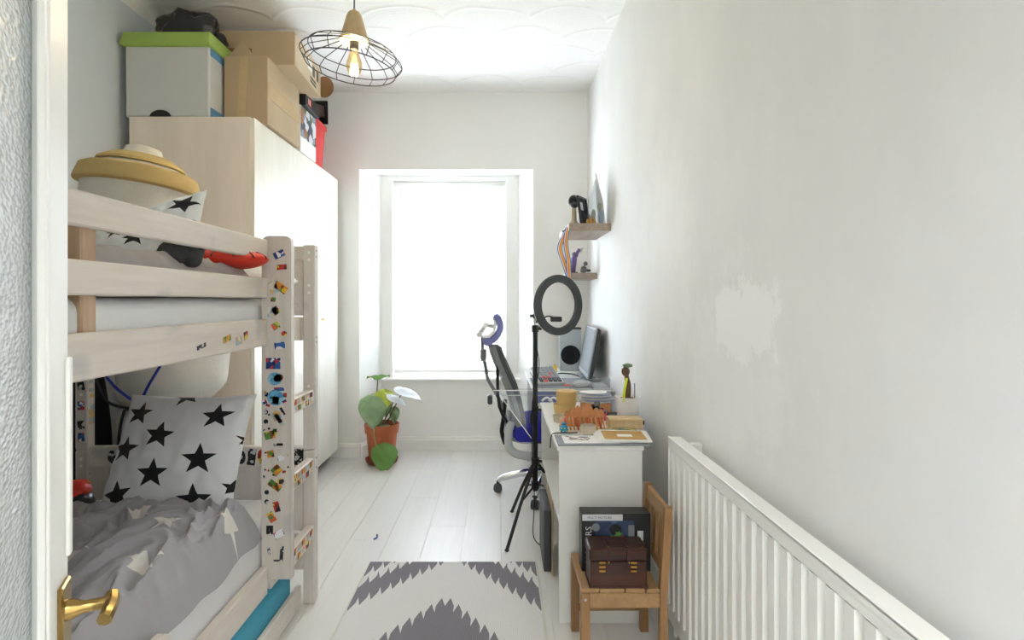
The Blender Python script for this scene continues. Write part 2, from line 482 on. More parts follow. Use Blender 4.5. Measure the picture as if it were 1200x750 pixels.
def ellipsoid(bm, c, r, n=16, m=10, M=None):
    vs = lathe(bm, [(math.sin(PI*i/m)*1.0, -math.cos(PI*i/m)) for i in range(m+1)], n=n)
    X = Matrix.Translation(Vector(c)) @ (M or Matrix()) @ Matrix.Diagonal((r[0], r[1], r[2], 1))
    bmesh.ops.transform(bm, matrix=X, verts=vs); return vs

WM = {}
def thicken(bm, t):
    """turn an open sheet into a closed shell of thickness t"""
    bm.normal_update()
    faces = bm.faces[:]; uvl = bm.loops.layers.uv.active
    bnd = [e for e in bm.edges if len(e.link_faces) == 1]
    bo = [(e.verts[0], e.verts[1]) if e.link_loops[0].vert is e.verts[0] else (e.verts[1], e.verts[0]) for e in bnd]
    dup_ = {v: bm.verts.new(v.co-v.normal*t) for v in bm.verts[:]}
    for f in faces:
        g = bm.faces.new([dup_[v] for v in reversed(f.verts)])
        if uvl:
            src = {dup_[lp.vert]: lp[uvl].uv.copy() for lp in f.loops}
            for lp in g.loops: lp[uvl].uv = src[lp.vert]
    for a, b in bo:
        g = bm.faces.new((b, a, dup_[a], dup_[b]))
def obj(name, bm, m, parent=None, smooth=False, world=True, double=False):
    """link the bmesh as ONE mesh object. world=True: the mesh was modelled in room coordinates."""
    base = None
    if parent is not None and world:
        bm.transform(WM[parent.name].inverted())
    if parent is None and world and bm.verts:
        xs = [v.co for v in bm.verts]
        base = Vector(((min(v.x for v in xs)+max(v.x for v in xs))/2, (min(v.y for v in xs)+max(v.y for v in xs))/2, min(v.z for v in xs)))
        bm.transform(Matrix.Translation(-base))
    bmesh.ops.recalc_face_normals(bm, faces=bm.faces)
    me = bpy.data.meshes.new(name); bm.to_mesh(me); bm.free()
    if smooth:
        me.shade_smooth()
        try: me.set_sharp_from_angle(angle=R(40))
        except Exception: pass
    ms = m if isinstance(m, (list, tuple)) else [m]
    for q in ms: me.materials.append(MATS[q])
    o = bpy.data.objects.new(name, me); C.objects.link(o)
    if parent is not None:
        o.parent = parent; WM[o.name] = WM[parent.name].copy()
    else:
        if base is not None: o.location = base
        WM[o.name] = Matrix.Translation(o.location)
    return o
def tag(o, label=None, cat=None, group=None, kind=None):
    if label: o['label'] = label
    if cat: o['category'] = cat
    if group: o['group'] = group
    if kind: o['kind'] = kind
    return o
def thing(name, label, cat, loc=(0, 0, 0), rot=(0, 0, 0), group=None):
    o = bpy.data.objects.new(name, None); C.objects.link(o)
    o.empty_display_size = 0.05
    o.location = loc; o.rotation_euler = rot
    WM[o.name] = Matrix.Translation(Vector(loc)) @ Matrix.Rotation(rot[2], 4, 'Z') @ Matrix.Rotation(rot[1], 4, 'Y') @ Matrix.Rotation(rot[0], 4, 'X')
    tag(o, label, cat, group); return o
def struct(name, bm, m, parent=None, smooth=False):
    o = obj(name, bm, m, parent, smooth)
    if parent is None: o['kind'] = 'structure'
    return o
def bx(name, m, dims, parent=None, bev=0.0, M=None):
    bm = bm_new(); box(bm, *dims, bev=bev, M=M); return obj(name, bm, m, parent)
def text_mesh(name, s, size, m, parent, M, ext=0.0004):
    cu = bpy.data.curves.new(name, 'FONT'); cu.body = s; cu.size = size; cu.extrude = ext; cu.resolution_u = 2
    to = bpy.data.objects.new('tmp', cu)
    me = bpy.data.meshes.new_from_object(to)
    bpy.data.objects.remove(to); bpy.data.curves.remove(cu)
    bm = bm_new(); bm.from_mesh(me); bpy.data.meshes.remove(me)
    bm.transform(M)
    return obj(name, bm, m, parent)

# ================================================================== THE SETTING
XL, XR, YB, YF, ZC = -2.0, 0.70, -0.05, 4.51, 2.925
YR = 4.73      # back of the window recess

# floor: sub-floor slab with planks on it
bm = bm_new(); box(bm, XL-0.1, 1.6, -2.1, 4.95, -0.12, -0.008)
floor = struct('floor', bm, 'mid_grey')
pw = 0.198
plank_bm = {}
k0 = math.floor((XL+0.193)/pw)
for k in range(k0, 14-abs(0)):
    x0 = -0.193+k*pw; x1 = x0+pw
    if x0 >= XR: break
    x0 = max(x0, XL); x1 = min(x1, XR)
    yy = YB-0.12 + [0.35, 1.0, 0.62, 0.0, 0.8][k % 5] - 1.25
    while yy < YF+0.3:
        a = max(yy, YB-0.12); b = min(yy+1.25, YF if (x1 < -1.12 or x0 > 0.26) else YR)
        if b-a > 0.02:
            bm = bm_new(); box(bm, x0+0.0004, x1-0.0004, a+0.0004, b-0.0004, -0.008, 0.0, bev=0.0007)
            obj('plank', bm, 'plank_laminate', floor)
        yy += 1.25

bm = bm_new(); box(bm, XL-0.1, 1.6, -2.1, 4.95, ZC, ZC+0.1)
struct('ceiling', bm, 'fan_plaster')
bm = bm_new(); box(bm, XL-0.1, XL, -0.17, 4.95, 0, ZC)
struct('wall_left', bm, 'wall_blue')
bm = bm_new(); box(bm, XR, XR+0.1, -0.17, 4.95, 0, ZC)
o = struct('wall_right', bm, 'patchy_paint')
# keep the paint patches in room coordinates
o.data.transform(Matrix.Translation(o.location)); o.location = (0, 0, 0)

# far wall with splayed recess
bm = bm_new()
RT = 2.305
prism(bm, [(XL, YF), (-1.127, YF), (-1.0, YR), (-1.0, 4.95), (XL, 4.95)], 0, ZC)
prism(bm, [(XR, YF), (XR, 4.95), (0.15, 4.95), (0.15, YR), (0.266, YF)], 0, ZC)
prism(bm, [(-1.127, YF), (0.266, YF), (0.15, YR), (0.15, 4.95), (-1.0, 4.95), (-1.0, YR)], RT, ZC)
WX0, WX1, WZ0, WZ1 = -0.905, 0.05, 0.585, 2.262
box(bm, -1.0, 0.15, YR, 4.95, 0, WZ0)
box(bm, -1.0, WX0, YR, 4.95, WZ0, RT); box(bm, WX1, 0.15, YR, 4.95, WZ0, RT); box(bm, WX0, WX1, YR, 4.95, WZ1, RT)
struct('wall_far', bm, 'wall_white')
# wall behind the camera, with the doorway
bm = bm_new()
box(bm, XL, -0.26, -0.17, YB, 0, ZC); box(bm, 0.62, XR, -0.17, YB, 0, ZC); box(bm, -0.26, 0.62, -0.17, YB, 2.08, ZC)
struct('wall_back', bm, 'wall_white')
bm = bm_new()
box(bm, XL-0.1, 1.6, -2.1, -2.0, 0, ZC); box(bm, 1.5, 1.6, -2.0, -0.17, 0, ZC); box(bm, -1.6, -1.5, -2.0, -0.17, 0, ZC)
box(bm, 0.8, 1.5, -0.17, -0.1, 0, ZC)
struct('wall_hall', bm, 'wall_white')
# cornice on the left wall
bm = bm_new()
pr = [(XL, ZC-0.088)] + [(XL+0.09-0.09*math.cos(R(a)), ZC-0.088+0.088*math.sin(R(a))) for a in (15, 30, 45, 60, 75)] + [(XL+0.092, ZC), (XL, ZC)]
prism(bm, pr, YB, YF, 'Y')
struct('trim_1', bm, 'trim_white')

# skirting boards with a moulded top
def skirt(name, p0, p1, nrm):
    bm = bm_new(); p0 = Vector((*p0, 0)); p1 = Vector((*p1, 0)); n = Vector((*nrm, 0)).normalized()
    prof = [(0, 0), (0.018, 0), (0.018, 0.085), (0.012, 0.097), (0.012, 0.105), (0.005, 0.115), (0, 0.115)]
    A = [bm.verts.new(p0+n*a+Vector((0, 0, z))) for a, z in prof]; B = [bm.verts.new(p1+n*a+Vector((0, 0, z))) for a, z in prof]
    bm.faces.new(A); bm.faces.new(B[::-1])
    for i in range(len(prof)): j = (i+1) % len(prof); bm.faces.new((A[i], A[j], B[j], B[i]))
    return struct(name, bm, 'trim_white')
skirt('baseboard_far', (-1.0, YR), (0.15, YR), (0, -1))
skirt('baseboard_far_left', (-1.29, YF), (-1.127, YF), (0, -1))
skirt('baseboard_far_right', (0.266, YF), (XR, YF), (0, -1))
skirt('baseboard_recess_left', (-1.127, YF), (-1.0, YR), (0.22, -0.127))
skirt('baseboard_recess_right', (0.15, YR), (0.266, YF), (-0.22, -0.116))
skirt('baseboard_right', (XR, YB), (XR, YF), (-1, 0))
# window board
bm = bm_new(); box(bm, -1.04, 0.19, YR-0.05, YR+0.13, WZ0, WZ0+0.022, bev=0.008, seg=3)
struct('trim_2', bm, 'trim_white')

# window
win = bm_new()
FY0, FY1 = 4.86, 4.93
box(win, WX0, WX0+0.055, FY0, FY1, WZ0, WZ1, 0.004); box(win, WX1-0.055, WX1, FY0, FY1, WZ0, WZ1, 0.004)
box(win, WX0+0.055, WX1-0.055, FY0, FY1, WZ1-0.055, WZ1, 0.004); box(win, WX0+0.055, WX1-0.055, FY0, FY1, WZ0+0.023, WZ0+0.08, 0.004)
window = struct('window_1', win, 'gloss_white')
wi0, wi1 = WX0+0.055, WX1-0.055
for (nm, za, zb, yy) in (('upper_sash', 1.42, WZ1-0.055, 4.895), ('lower_sash', WZ0+0.08, 1.47, 4.865)):
    bm = bm_new(); e = 0.045
    box(bm, wi0, wi0+e, yy, yy+0.028, za, zb, 0.003); box(bm, wi1-e, wi1, yy, yy+0.028, za, zb, 0.003)
    box(bm, wi0+e, wi1-e, yy, yy+0.028, zb-e, zb, 0.003); box(bm, wi0+e, wi1-e, yy, yy+0.028, za, za+e+0.01, 0.003)
    s_ = obj(nm, bm, 'gloss_white', window)
    bm = bm_new(); box(bm, wi0+e, wi1-e, yy+0.012, yy+0.016, za+e+0.01, zb-e)
    obj('pane', bm, 'window_glass', s_)
    for dims in ((wi0+e-0.001, wi0+e+0.005, za+e, zb-e), (wi1-e-0.005, wi1-e+0.001, za+e, zb-e), (wi0+e, wi1-e, zb-e-0.005, zb-e+0.001), (wi0+e, wi1-e, za+e+0.009, za+e+0.015)):
        bm = bm_new(); box(bm, dims[0], dims[1], yy-0.002, yy+0.011, dims[2], dims[3]); obj('gasket', bm, 'dark_grey', s_)

# door leaf in front of the camera on the left (built in its own frame: u runs from lock edge to hinge)
P0 = Vector((-0.552, 0.72, 0)); u = Vector((0.43, -0.9, 0)).normalized()
ang = math.atan2(u.y, u.x)
door = bpy.data.objects.new('door_1', None); C.objects.link(door); door['kind'] = 'structure'
door.location = P0; door.rotation_euler = (0, 0, ang)
WM['door_1'] = Matrix.Translation(P0) @ Matrix.Rotation(ang, 4, 'Z')
# local: +X towards hinge, +Y side: check which local Y faces the camera
DW, DH, DT = 0.80, 2.02, 0.04
def dloc(name, m, dims, bev=0.0, smooth=False):
    bm = bm_new(); box(bm, *dims, bev=bev, seg=2); return obj(name, bm, m, door, smooth, world=False)
# the face the camera sees is at local y=+0 (thickness goes to -y), outward normal +y = (0.9, 0.43)
dloc('door_stile', 'trim_white', (0, 0.082, -DT, 0, 0.01, DH), 0.003)
dloc('door_stile', 'trim_white', (DW-0.1, DW, -DT, 0, 0.01, DH), 0.003)
dloc('top_rail', 'trim_white', (0.082, DW-0.1, -DT, 0, DH-0.1, DH), 0.003)
dloc('bottom_rail', 'trim_white', (0.082, DW-0.1, -DT, 0, 0.01, 0.22), 0.003)
bm = bm_new()
for (a, b, c, d) in ((0.082, 0.096, 0.22, DH-0.1), (DW-0.114, DW-0.1, 0.22, DH-0.1)):
    box(bm, a, b, -0.012, -0.002, c, d, 0.004)
box(bm, 0.096, DW-0.114, -0.012, -0.002, 0.22, 0.234, 0.004); box(bm, 0.096, DW-0.114, -0.012, -0.002, DH-0.114, DH-0.1, 0.004)
obj('glazing_bead', bm, 'trim_white', door, world=False)
bm = bm_new(); box(bm, 0.084, DW-0.102, -0.024, -0.016, 0.222, DH-0.102); obj('glass_panel', bm, 'hammered_glass', door, world=False)
dloc('edge_strip', 'gloss_white', (0.004, 0.018, 0, 0.006, 0.93, 1.18), 0.005)
# brass lever handle on its backplate
bm = bm_new(); hz = 0.87
box(bm, 0.012, 0.052, 0, 0.006, hz-0.12, hz+0.035, 0.002)
dh = obj('handle_plate', bm, 'brass', door, world=False)
bm = bm_new()
tube(bm, [(0.032, 0.004, hz), (0.032, 0.012, hz), (0.032, 0.022, hz), (0.032, 0.04, hz), (0.032, 0.05, hz)], [0.013, 0.012, 0.0075, 0.007, 0.009], 16)
tube(bm, smooth_pts([(0.020, 0.05, hz+0.003), (0.035, 0.052, hz), (0.05, 0.052, hz-0.001), (0.062, 0.051, hz-0.002), (0.070, 0.05, hz-0.004)], 4), 0.0085, 8)
obj('lever', bm, 'brass', dh, True, world=False)

# ================================================================== outside
bm = bm_new(); box(bm, -14, 12, 5.2, 30, -3.2, -3.0); tag(obj('garden', bm, 'paving'), kind='structure')
h = thing('neighbour_house', 'pale house with two windows seen faintly through the blind', 'house', (-1.5, 20, -3))
bx('wall', 'brick_pale', (-7, 5, 20, 26, -3, 2.2), h)
bm = bm_new(); prism(bm, [(19.4, 2.2), (26.6, 2.2), (23, 4.6)], -7.3, 5.3, 'X'); obj('roof', bm, 'roof_grey', h)
for wx in (-4.2, -0.9, 2.0):
    bm = bm_new(); box(bm, wx, wx+1.0, 19.95, 20.02, 0.4, 1.5); w_ = obj('window', bm, 'gloss_white', h)
    bx('pane', 'window_dark', (wx+0.08, wx+0.92, 19.93, 19.95, 0.48, 1.42), w_)
bm = bm_new()
for i in range(26):
    ellipsoid(bm, (-6+i*0.5, 13+random.uniform(-.3, .3), -2.0+random.uniform(-.2, .3)), (0.6, 0.6, 1.0+random.uniform(-.2, .4)), 8, 6)
tag(obj('hedge', bm, 'hedge', smooth=True), 'clipped green hedge outside below the neighbouring house', 'hedge')

# ================================================================== blind
bl = thing('venetian_blind', 'white venetian blind with narrow slats lowered in the window', 'blind', (-0.43, 4.79, WZ0+0.03))
bx('headrail', 'gloss_white', (WX0+0.005, WX1-0.005, 4.765, 4.805, WZ1-0.042, WZ1-0.002), bl, 0.003)
zt, zb = WZ1-0.055, 0.672; n = 68
sm = None
for i in range(n):
    z = zb+0.02+(zt-zb-0.02)*i/(n-1)
    if sm is None:
        bm = bm_new()
        a = R(-30); L = 0.0125
        prof = []
        for q in (-1, 0, 1): prof.append((q*L, 0.0018*(1-q*q)))
        top = [bm.verts.new((x, y*math.cos(a)-hh*math.sin(a), y*math.sin(a)+hh*math.cos(a))) for x in (WX0+0.43+0.008, WX1+0.43-0.008) for (y, hh) in prof]
        bm.faces.new((top[0], top[1], top[4], top[3])); bm.faces.new((top[1], top[2], top[5], top[4]))
        so = obj('slat', bm, 'blind_slat', bl, world=False); sm = so
        so.location = (0, 0, z-(WZ0+0.03))
    else:
        c = so.copy(); C.objects.link(c); c.location = (0, 0, z-(WZ0+0.03))
bx('bottom_rail', 'gloss_white', (WX0+0.008, WX1-0.008, 4.778, 4.802, zb-0.03, zb), bl, 0.003)
for x in (WX0+0.1, -0.43, WX1-0.1):
    bm = bm_new(); tube(bm, [(x, 4.776, zb), (x, 4.776, zt+0.02)], 0.0007, 4); obj('ladder_cord', bm, 'paper', bl)
bm = bm_new(); tube(bm, [(WX0+0.065, 4.762, zt), (WX0+0.075, 4.758, 1.45)], 0.0035, 8); obj('tilt_wand', bm, 'mid_grey', bl)

# ================================================================== wardrobe
wx0, wx1, wy0, wy1, wz = -1.93, -1.30, 2.93, 4.45, 2.21
wd = thing('wardrobe', 'tall pale wood wardrobe with two plain doors against the left wall', 'wardrobe', ((wx0+wx1)/2, (wy0+wy1)/2, 0))
bx('carcass', 'wardrobe_side', (wx0, wx1, wy0, wy1, 0.07, wz), wd, 0.002)
bx('plinth', 'dark_grey', (wx0+0.02, wx1-0.06, wy0+0.03, wy1-0.03, 0, 0.07), wd)
for i, (a, b) in enumerate(((wy0+0.008, 3.955), (3.96, wy1-0.004))):
    d = bx('door', 'wardrobe_door', (wx1+0.001, wx1+0.02, a, b, 0.08, wz-0.004), wd, 0.002)
    bm = bm_new(); lathe(bm, [(0.004, 0), (0.004, 0.012), (0.011, 0.016), (0.012, 0.022), (0, 0.026)], n=12, M=Matrix.Translation((wx1+0.02, (a+0.07 if i else b-0.9), 1.12)) @ Matrix.Rotation(R(90), 4, 'Y'))
    obj('knob', bm, 'brass', d, True)

# ================================================================== things on the wardrobe
x0, x1, y0, y1 = -1.955, -1.515, 2.935, 3.24
b = thing('storage_box', 'grey fabric storage box with a lime green lid and blue corners', 'storage box', (-1.73, 3.09, wz))
bx('body', 'grey_fabric', (x0, x1, y0, y1, wz, wz+0.395), b, 0.008)
bx('lid', 'green_fabric', (x0-0.01, x1+0.012, y0-0.012, y1+0.012, wz+0.365, wz+0.441), b, 0.006)
for za_, zb__ in ((0, 0.055), (0.325, 0.365)): bx('corner_patch', 'blue_piping', (x1, x1+0.002, y0+0.01, y1, wz+za_, wz+zb__), b)
bm = bm_new(); prism(bm, [(-1.77+0.055*math.cos(a), wz+0.003+0.034*math.sin(a)) for a in [PI*i/14 for i in range(15)]], y0-0.002, y0+0.001, 'Y'); obj('handle_hole', bm, 'black_plastic', b)
for s in (x0+0.02, x1-0.03):
    bm = bm_new(); prism(bm, [(s+0.04*math.cos(a), wz+0.372+0.052*math.sin(a)) for a in [PI*i/10 for i in range(11)]], y0-0.016, y0-0.011, 'Y'); obj('lid_tab', bm, 'green_fabric', b)

def lump(name, c, r, m, amp=0.2, sc=6, sub=4, parent=None, seed=0, flat=None, M=None):
    bm = bm_new(); bmesh.ops.create_icosphere(bm, subdivisions=sub, radius=1)
    for v in bm.verts:
        d = v.co.normalized()
        k = 1+amp*noise.noise(d*sc*0.35+Vector((seed, seed*2, 0)))+amp*0.4*noise.noise(d*sc+Vector((seed, 3, 1)))
        q = Vector((d.x*r[0]*k, d.y*r[1]*k, d.z*r[2]*k))
        if flat is not None and q.z < -flat: q.z = -flat
        v.co = q
    if M: bm.transform(M)
    bm.transform(Matrix.Translation(Vector(c)))
    return obj(name, bm, m, parent, True)
tag(lump('bin_bag', (-1.69, 3.08, wz+0.442+0.056), (0.17, 0.13, 0.12), 'black_bag', 0.28, 5, seed=3, flat=0.055), 'crumpled black plastic bag on top of the green lid', 'bag')

# cardboard boxes
a = thing('cardboard_box', 'large taped brown cardboard box with one flap up, beside the green lidded box', 'box', (-1.40, 3.28, wz))
cx0, cx1, cy0, cy1, ch = -1.50, -1.262, 3.06, 3.54, 0.372
bm = bm_new(); vs = box(bm, cx0, cx1, cy0, cy1, wz+0.003, wz+ch, 0.003)
obj('body', bm, 'cardboard', a)
bm = bm_new(); box(bm, cx1, cx1+0.0015, cy0+0.01, cy1-0.01, wz+0.15, wz+0.24); obj('tape', bm, 'tape', a)
bm = bm_new(); prism(bm, [(-1.43, wz+0.0), (-1.39, wz), (-1.37, wz+ch), (-1.41, wz+ch)], cy0-0.0015, cy0, 'Y'); obj('tape', bm, 'tape', a)
bm = bm_new(); prism(bm, [(cx0+0.0, wz+ch), (cx0+0.16, wz+ch), (cx0+0.085, wz+ch+0.1)], cy0+0.03, cy0+0.034, 'Y'); obj('flap', bm, 'cardboard', a)
# long box lying higher, at an angle
Mb = Matrix.Translation((-1.385, 3.43, wz+ch+0.106)) @ Matrix.Rotation(R(2), 4, 'Z') @ Matrix.Rotation(R(0), 4, 'X')
a = thing('cardboard_box', 'long printed cardboard box lying on top of the taped box', 'box', (-1.40, 3.36, wz+ch))
bm = bm_new(); box(bm, -0.30, 0.215, -0.26, 0.26, -0.105, 0.085, 0.003, M=Mb); obj('body', bm, 'cardboard', a)
bm = bm_new(); box(bm, 0.2155, 0.218, -0.255, 0.255, -0.1, 0.08, M=Mb); obj('side_panel', bm, 'cardboard_light', a)
bm = bm_new(); box(bm, 0.218, 0.219, -0.02, 0.06, -0.02, 0.045, M=Mb); obj('shipping_label', bm, 'paper', a)
for dy in (0.08, 0.16):
    bm = bm_new(); box(bm, 0.218, 0.219, dy, dy+0.04, -0.03, 0.035, M=Mb); obj('printed_mark', bm, 'black_plastic', a)
for dz in (-0.055, -0.078):
    bm = bm_new(); box(bm, 0.218, 0.219, 0.03, 0.15, dz-0.007, dz+0.007, M=Mb); obj('printed_mark', bm, 'black_plastic', a)
bm = bm_new(); box(bm, -0.2, -0.02, -0.2612, -0.26, -0.04, -0.015, M=Mb); obj('printed_mark', bm, 'cardboard_brown', a)
bm = bm_new(); prism(bm, [(0.12+0.06*math.cos(t), -0.03+0.07*math.sin(t)) for t in [2*PI*i/20 for i in range(20)]], 0.262, 0.266, 'Y')
bm.transform(Mb @ Matrix.Translation((0.12, 0, 0)));
obj('end_flap', bm, 'cardboard_brown', a)
# board game box standing
g = thing('board_game_box', 'illustrated grey and white game box standing behind the taped cardboard box', 'game box', (-1.38, 3.74, wz))
bx('body', 'paper', (-1.52, -1.275, 3.60, 3.90, wz, wz+0.30), g, 0.003)
bx('cover_art', 'game_art', (-1.275, -1.2735, 3.605, 3.895, wz+0.1, wz+0.295), g)
g = thing('boxed_set', 'flat black box with a red mark lying on the illustrated game box', 'box', (-1.38, 3.76, wz+0.30))
bx('body', 'black_plastic', (-1.56, -1.25, 3.62, 3.90, wz+0.302, wz+0.385), g, 0.003)
bx('red_mark', 'red', (-1.25, -1.249, 3.68, 3.73, wz+0.32, wz+0.365), g)
text_mesh('letter', 'N', 0.06, 'paper', g, Matrix.Translation((-1.2485, 3.665, wz+0.322)) @ Matrix.Rotation(R(90), 4, 'Z') @ Matrix.Rotation(R(90), 4, 'X'))
# red bin with dark open box in it
rb = thing('red_bin', 'tall red ribbed plastic bin at the far end of the wardrobe top', 'bin', (-1.41, 4.13, wz))
bm = bm_new()
N = 32
rings = []
for z, w, l in ((0, 0.085, 0.12), (0.32, 0.105, 0.15), (0.325, 0.118, 0.165), (0.345, 0.118, 0.165)):
    rg = []
    for k in range(N*2):
        t = 2*PI*k/(N*2); cx_ = math.copysign(abs(math.cos(t))**0.35, math.cos(t)); sy_ = math.copysign(abs(math.sin(t))**0.35, math.sin(t))
        rr = 1+(0.015*math.cos(k*PI/2) if z < 0.322 else 0)
        rg.append(bm.verts.new((-1.42+w*cx_*rr, 4.13+l*sy_*rr, wz+z)))
    rings.append(rg)
for A, B in zip(rings, rings[1:]):
    for k in range(N*2): bm.faces.new((A[k], A[(k+1) % (N*2)], B[(k+1) % (N*2)], B[k]))
bm.faces.new(rings[0][::-1]); bm.faces.new(rings[-1])
obj('bin_body', bm, 'red_plastic', rb, True)
ob = thing('open_box', 'dark maroon and black open box tilted on top of the red bin', 'box', (-1.42, 4.12, wz+0.35))
Mo = Matrix.Translation((-1.41, 4.08, wz+0.41)) @ Matrix.Rotation(R(14), 4, 'X')
bm = bm_new(); box(bm, -0.13, 0.11, -0.18, 0.10, -0.03, 0.05, 0.003, M=Mo); obj('body', bm, 'dark_red', ob)
bm = bm_new(); box(bm, -0.13, 0.13, 0.105, 0.115, -0.06, 0.11, 0.002, M=Mo @ Matrix.Rotation(R(-10), 4, 'X')); obj('lid', bm, 'black_plastic', ob)

# ================================================================== BUNK BED
bed = thing('bunk_bed', 'white washed wooden bunk bed with a sticker covered ladder', 'bunk bed', (-1.25, 1.33, 0))
BX = -0.845     # outer face of the long rails
YN, YE = 0.30, 2.05
def part(nm, dims, m='white_bed', bev=0.004, parent=bed): return bx(nm, m, dims, parent, bev)
sb = part('side_board', (BX-0.028, BX, YN, YE, 1.088, 1.185))
part('safety_rail', (BX-0.024, BX, YN, YE, 1.262, 1.334))
part('safety_rail', (BX-0.024, BX, YN, YE, 1.402, 1.474))
for y in (1.17,):
    part('rail_support', (BX-0.06, BX-0.0245, y, y+0.045, 1.10, 1.45), 'raw_pine')
part('rail_support', (BX-0.06, BX-0.0245, 0.4, 0.445, 1.10, 1.45), 'raw_pine')
# ladder board covered in stickers
bm = bm_new()
r = 0.025; xa, xb, za, zb_ = -0.868, -0.760, 0.238, 1.488
pts = [(xa, za), (xb, za)] + [(xb-r+r*math.cos(R(t)), zb_-r+r*math.sin(R(t))) for t in (0, 22, 45, 68, 90)] + [(xa+r+r*math.cos(R(t)), zb_-r+r*math.sin(R(t))) for t in (90, 112, 135, 158, 180)]
prism(bm, pts, YE, YE+0.03, 'Y')
lb = obj('ladder_board', bm, 'white_bed_upright', bed)
# far corner posts (an upper and a lower length), right one is the other side of the ladder
for (xx0, xx1) in ((-0.812, -0.764), (-1.752, -1.70)):
    pu = part('post', (xx0, xx1, 2.32, 2.366, 0.636, 1.482), 'white_bed_upright')
    pl = part('post', (xx0, xx1, 2.32, 2.366, 0.0, 0.634), 'white_bed_upright')
    for P_, zs in ((pu, (1.45, 1.42, 1.315, 1.285, 0.9, 0.865, 0.83)), (pl, (0.6, 0.57, 0.3, 0.27))):
        for z in zs:
            bm = bm_new(); lathe(bm, [(0.006, 0), (0.006, 0.0015), (0, 0.002)], n=10, M=Matrix.Translation(((xx0+xx1)/2, 2.32, z)) @ Matrix.Rotation(R(90), 4, 'X')); obj('screw_cap', bm, 'plastic_white', P_)
    for z in (1.46, 1.435, 1.1, 1.08, 0.6, 0.56):
        bm = bm_new(); lathe(bm, [(0.005, 0), (0.005, 0.001), (0, 0.0015)], n=8, M=Matrix.Translation((xx1, 2.342, z)) @ Matrix.Rotation(R(90), 4, 'Y')); obj('screw_cap', bm, 'mid_grey', pu if z > 0.63 else pl)
part('post', (-1.752, -1.70, YN-0.02, YN+0.03, 0, 1.482), 'white_bed_upright')
part('post', (-0.90, -0.848, YN-0.05, YN, 0, 1.482), 'white_bed_upright')
# head ends
part('end_board', (-1.70, -0.812, 2.33, 2.355, 1.42, 1.478)); part('end_panel', (-1.70, -0.812, 2.337, 2.35, 1.19, 1.42))
part('end_board', (-1.70, -0.812, 2.325, 2.36, 1.088, 1.185))
eb = part('end_board', (-1.70, -0.812, 2.325, 2.352, 0.565, 0.65))
for i in range(6):
    a = -1.70+i*0.148; part('panel_board', (a+0.001, a+0.147, 2.332, 2.348, 0.30, 0.565), 'white_bed_upright', 0.002)
part('end_board', (-1.70, -0.812, 2.325, 2.36, 0.14, 0.29))
# long boards at the back and lower front
part('side_board', (-1.735, -1.71, YN, 2.32, 1.088, 1.185)); part('safety_rail', (-1.735, -1.71, YN, 2.32, 1.402, 1.474))
part('side_board', (-1.735, -1.71, YN, 2.32, 0.15, 0.29))
part('side_board', (BX-0.028, BX, YN, YE, 0.185, 0.285)); part('side_board', (BX-0.028, BX, YE+0.031, 2.32, 0.185, 0.235))
part('side_board', (BX-0.002, BX+0.023, YE+0.031, 2.32, 1.092, 1.18))
bm = bm_new()
for i in range(12): box(bm, BX-0.03, -1.71, YN+0.08+i*0.165, YN+0.15+i*0.165, 1.10, 1.118)
obj('slat_base', bm, 'raw_pine', bed)
bm = bm_new()
for i in range(12): box(bm, BX-0.03, -1.71, YN+0.08+i*0.165, YN+0.15+i*0.165, 0.17, 0.188)
obj('slat_base', bm, 'raw_pine', bed)
bm = bm_new(); prism(bm, [(YN, 0.35), (1.38, 0.35)]+[(1.38+0.04*math.sin(R(t)), 0.39-0.04*math.cos(R(t))) for t in (20, 45, 70, 90, 110, 135, 160)]+[(1.38, 0.43), (YN, 0.43)], BX-0.002, BX+0.016, 'X'); obj('guard_board', bm, 'white_bed', bed)
rungs = []
for z0, z1 in ((0.83, 0.886), (0.545, 0.605), (0.262, 0.33)):
    rungs.append(part('ladder_rung', (-0.80, -0.767, YE+0.031, 2.319, z0, z1), 'white_bed', 0.003))

def sticker(parent, c, w, h, rot, m, face='Y', ell=False):
    """flat printed sticker lying on a board; face = axis it faces"""
    bm = bm_new()
    if ell: pts = [(w/2*math.cos(2*PI*k/14), h/2*math.sin(2*PI*k/14)) for k in range(14)]
    else: pts = [(-w/2, -h/2), (w/2, -h/2), (w/2, h/2), (-w/2, h/2)]
    vs = [bm.verts.new((p[0], p[1], 0)) for p in pts]; bm.faces.new(vs)
    M = Matrix.Rotation(rot, 4, 'Z')
    if face == 'Y': M = Matrix.Rotation(R(90), 4, 'X') @ M
    else: M = Matrix.Rotation(R(90), 4, 'Z') @ Matrix.Rotation(R(90), 4, 'X') @ M
    thicken(bm, 0.0006)
    bm.transform(Matrix.Translation(Vector(c)) @ M)
    return obj('sticker', bm, m, parent)
SF = YE-0.0008
def on_board(px, py, w, h, rot, m, ell=False):
    p = W(px, py, SF); sticker(lb, p, w*SF/FPX, h*SF/FPX, R(rot), m, 'Y', ell)
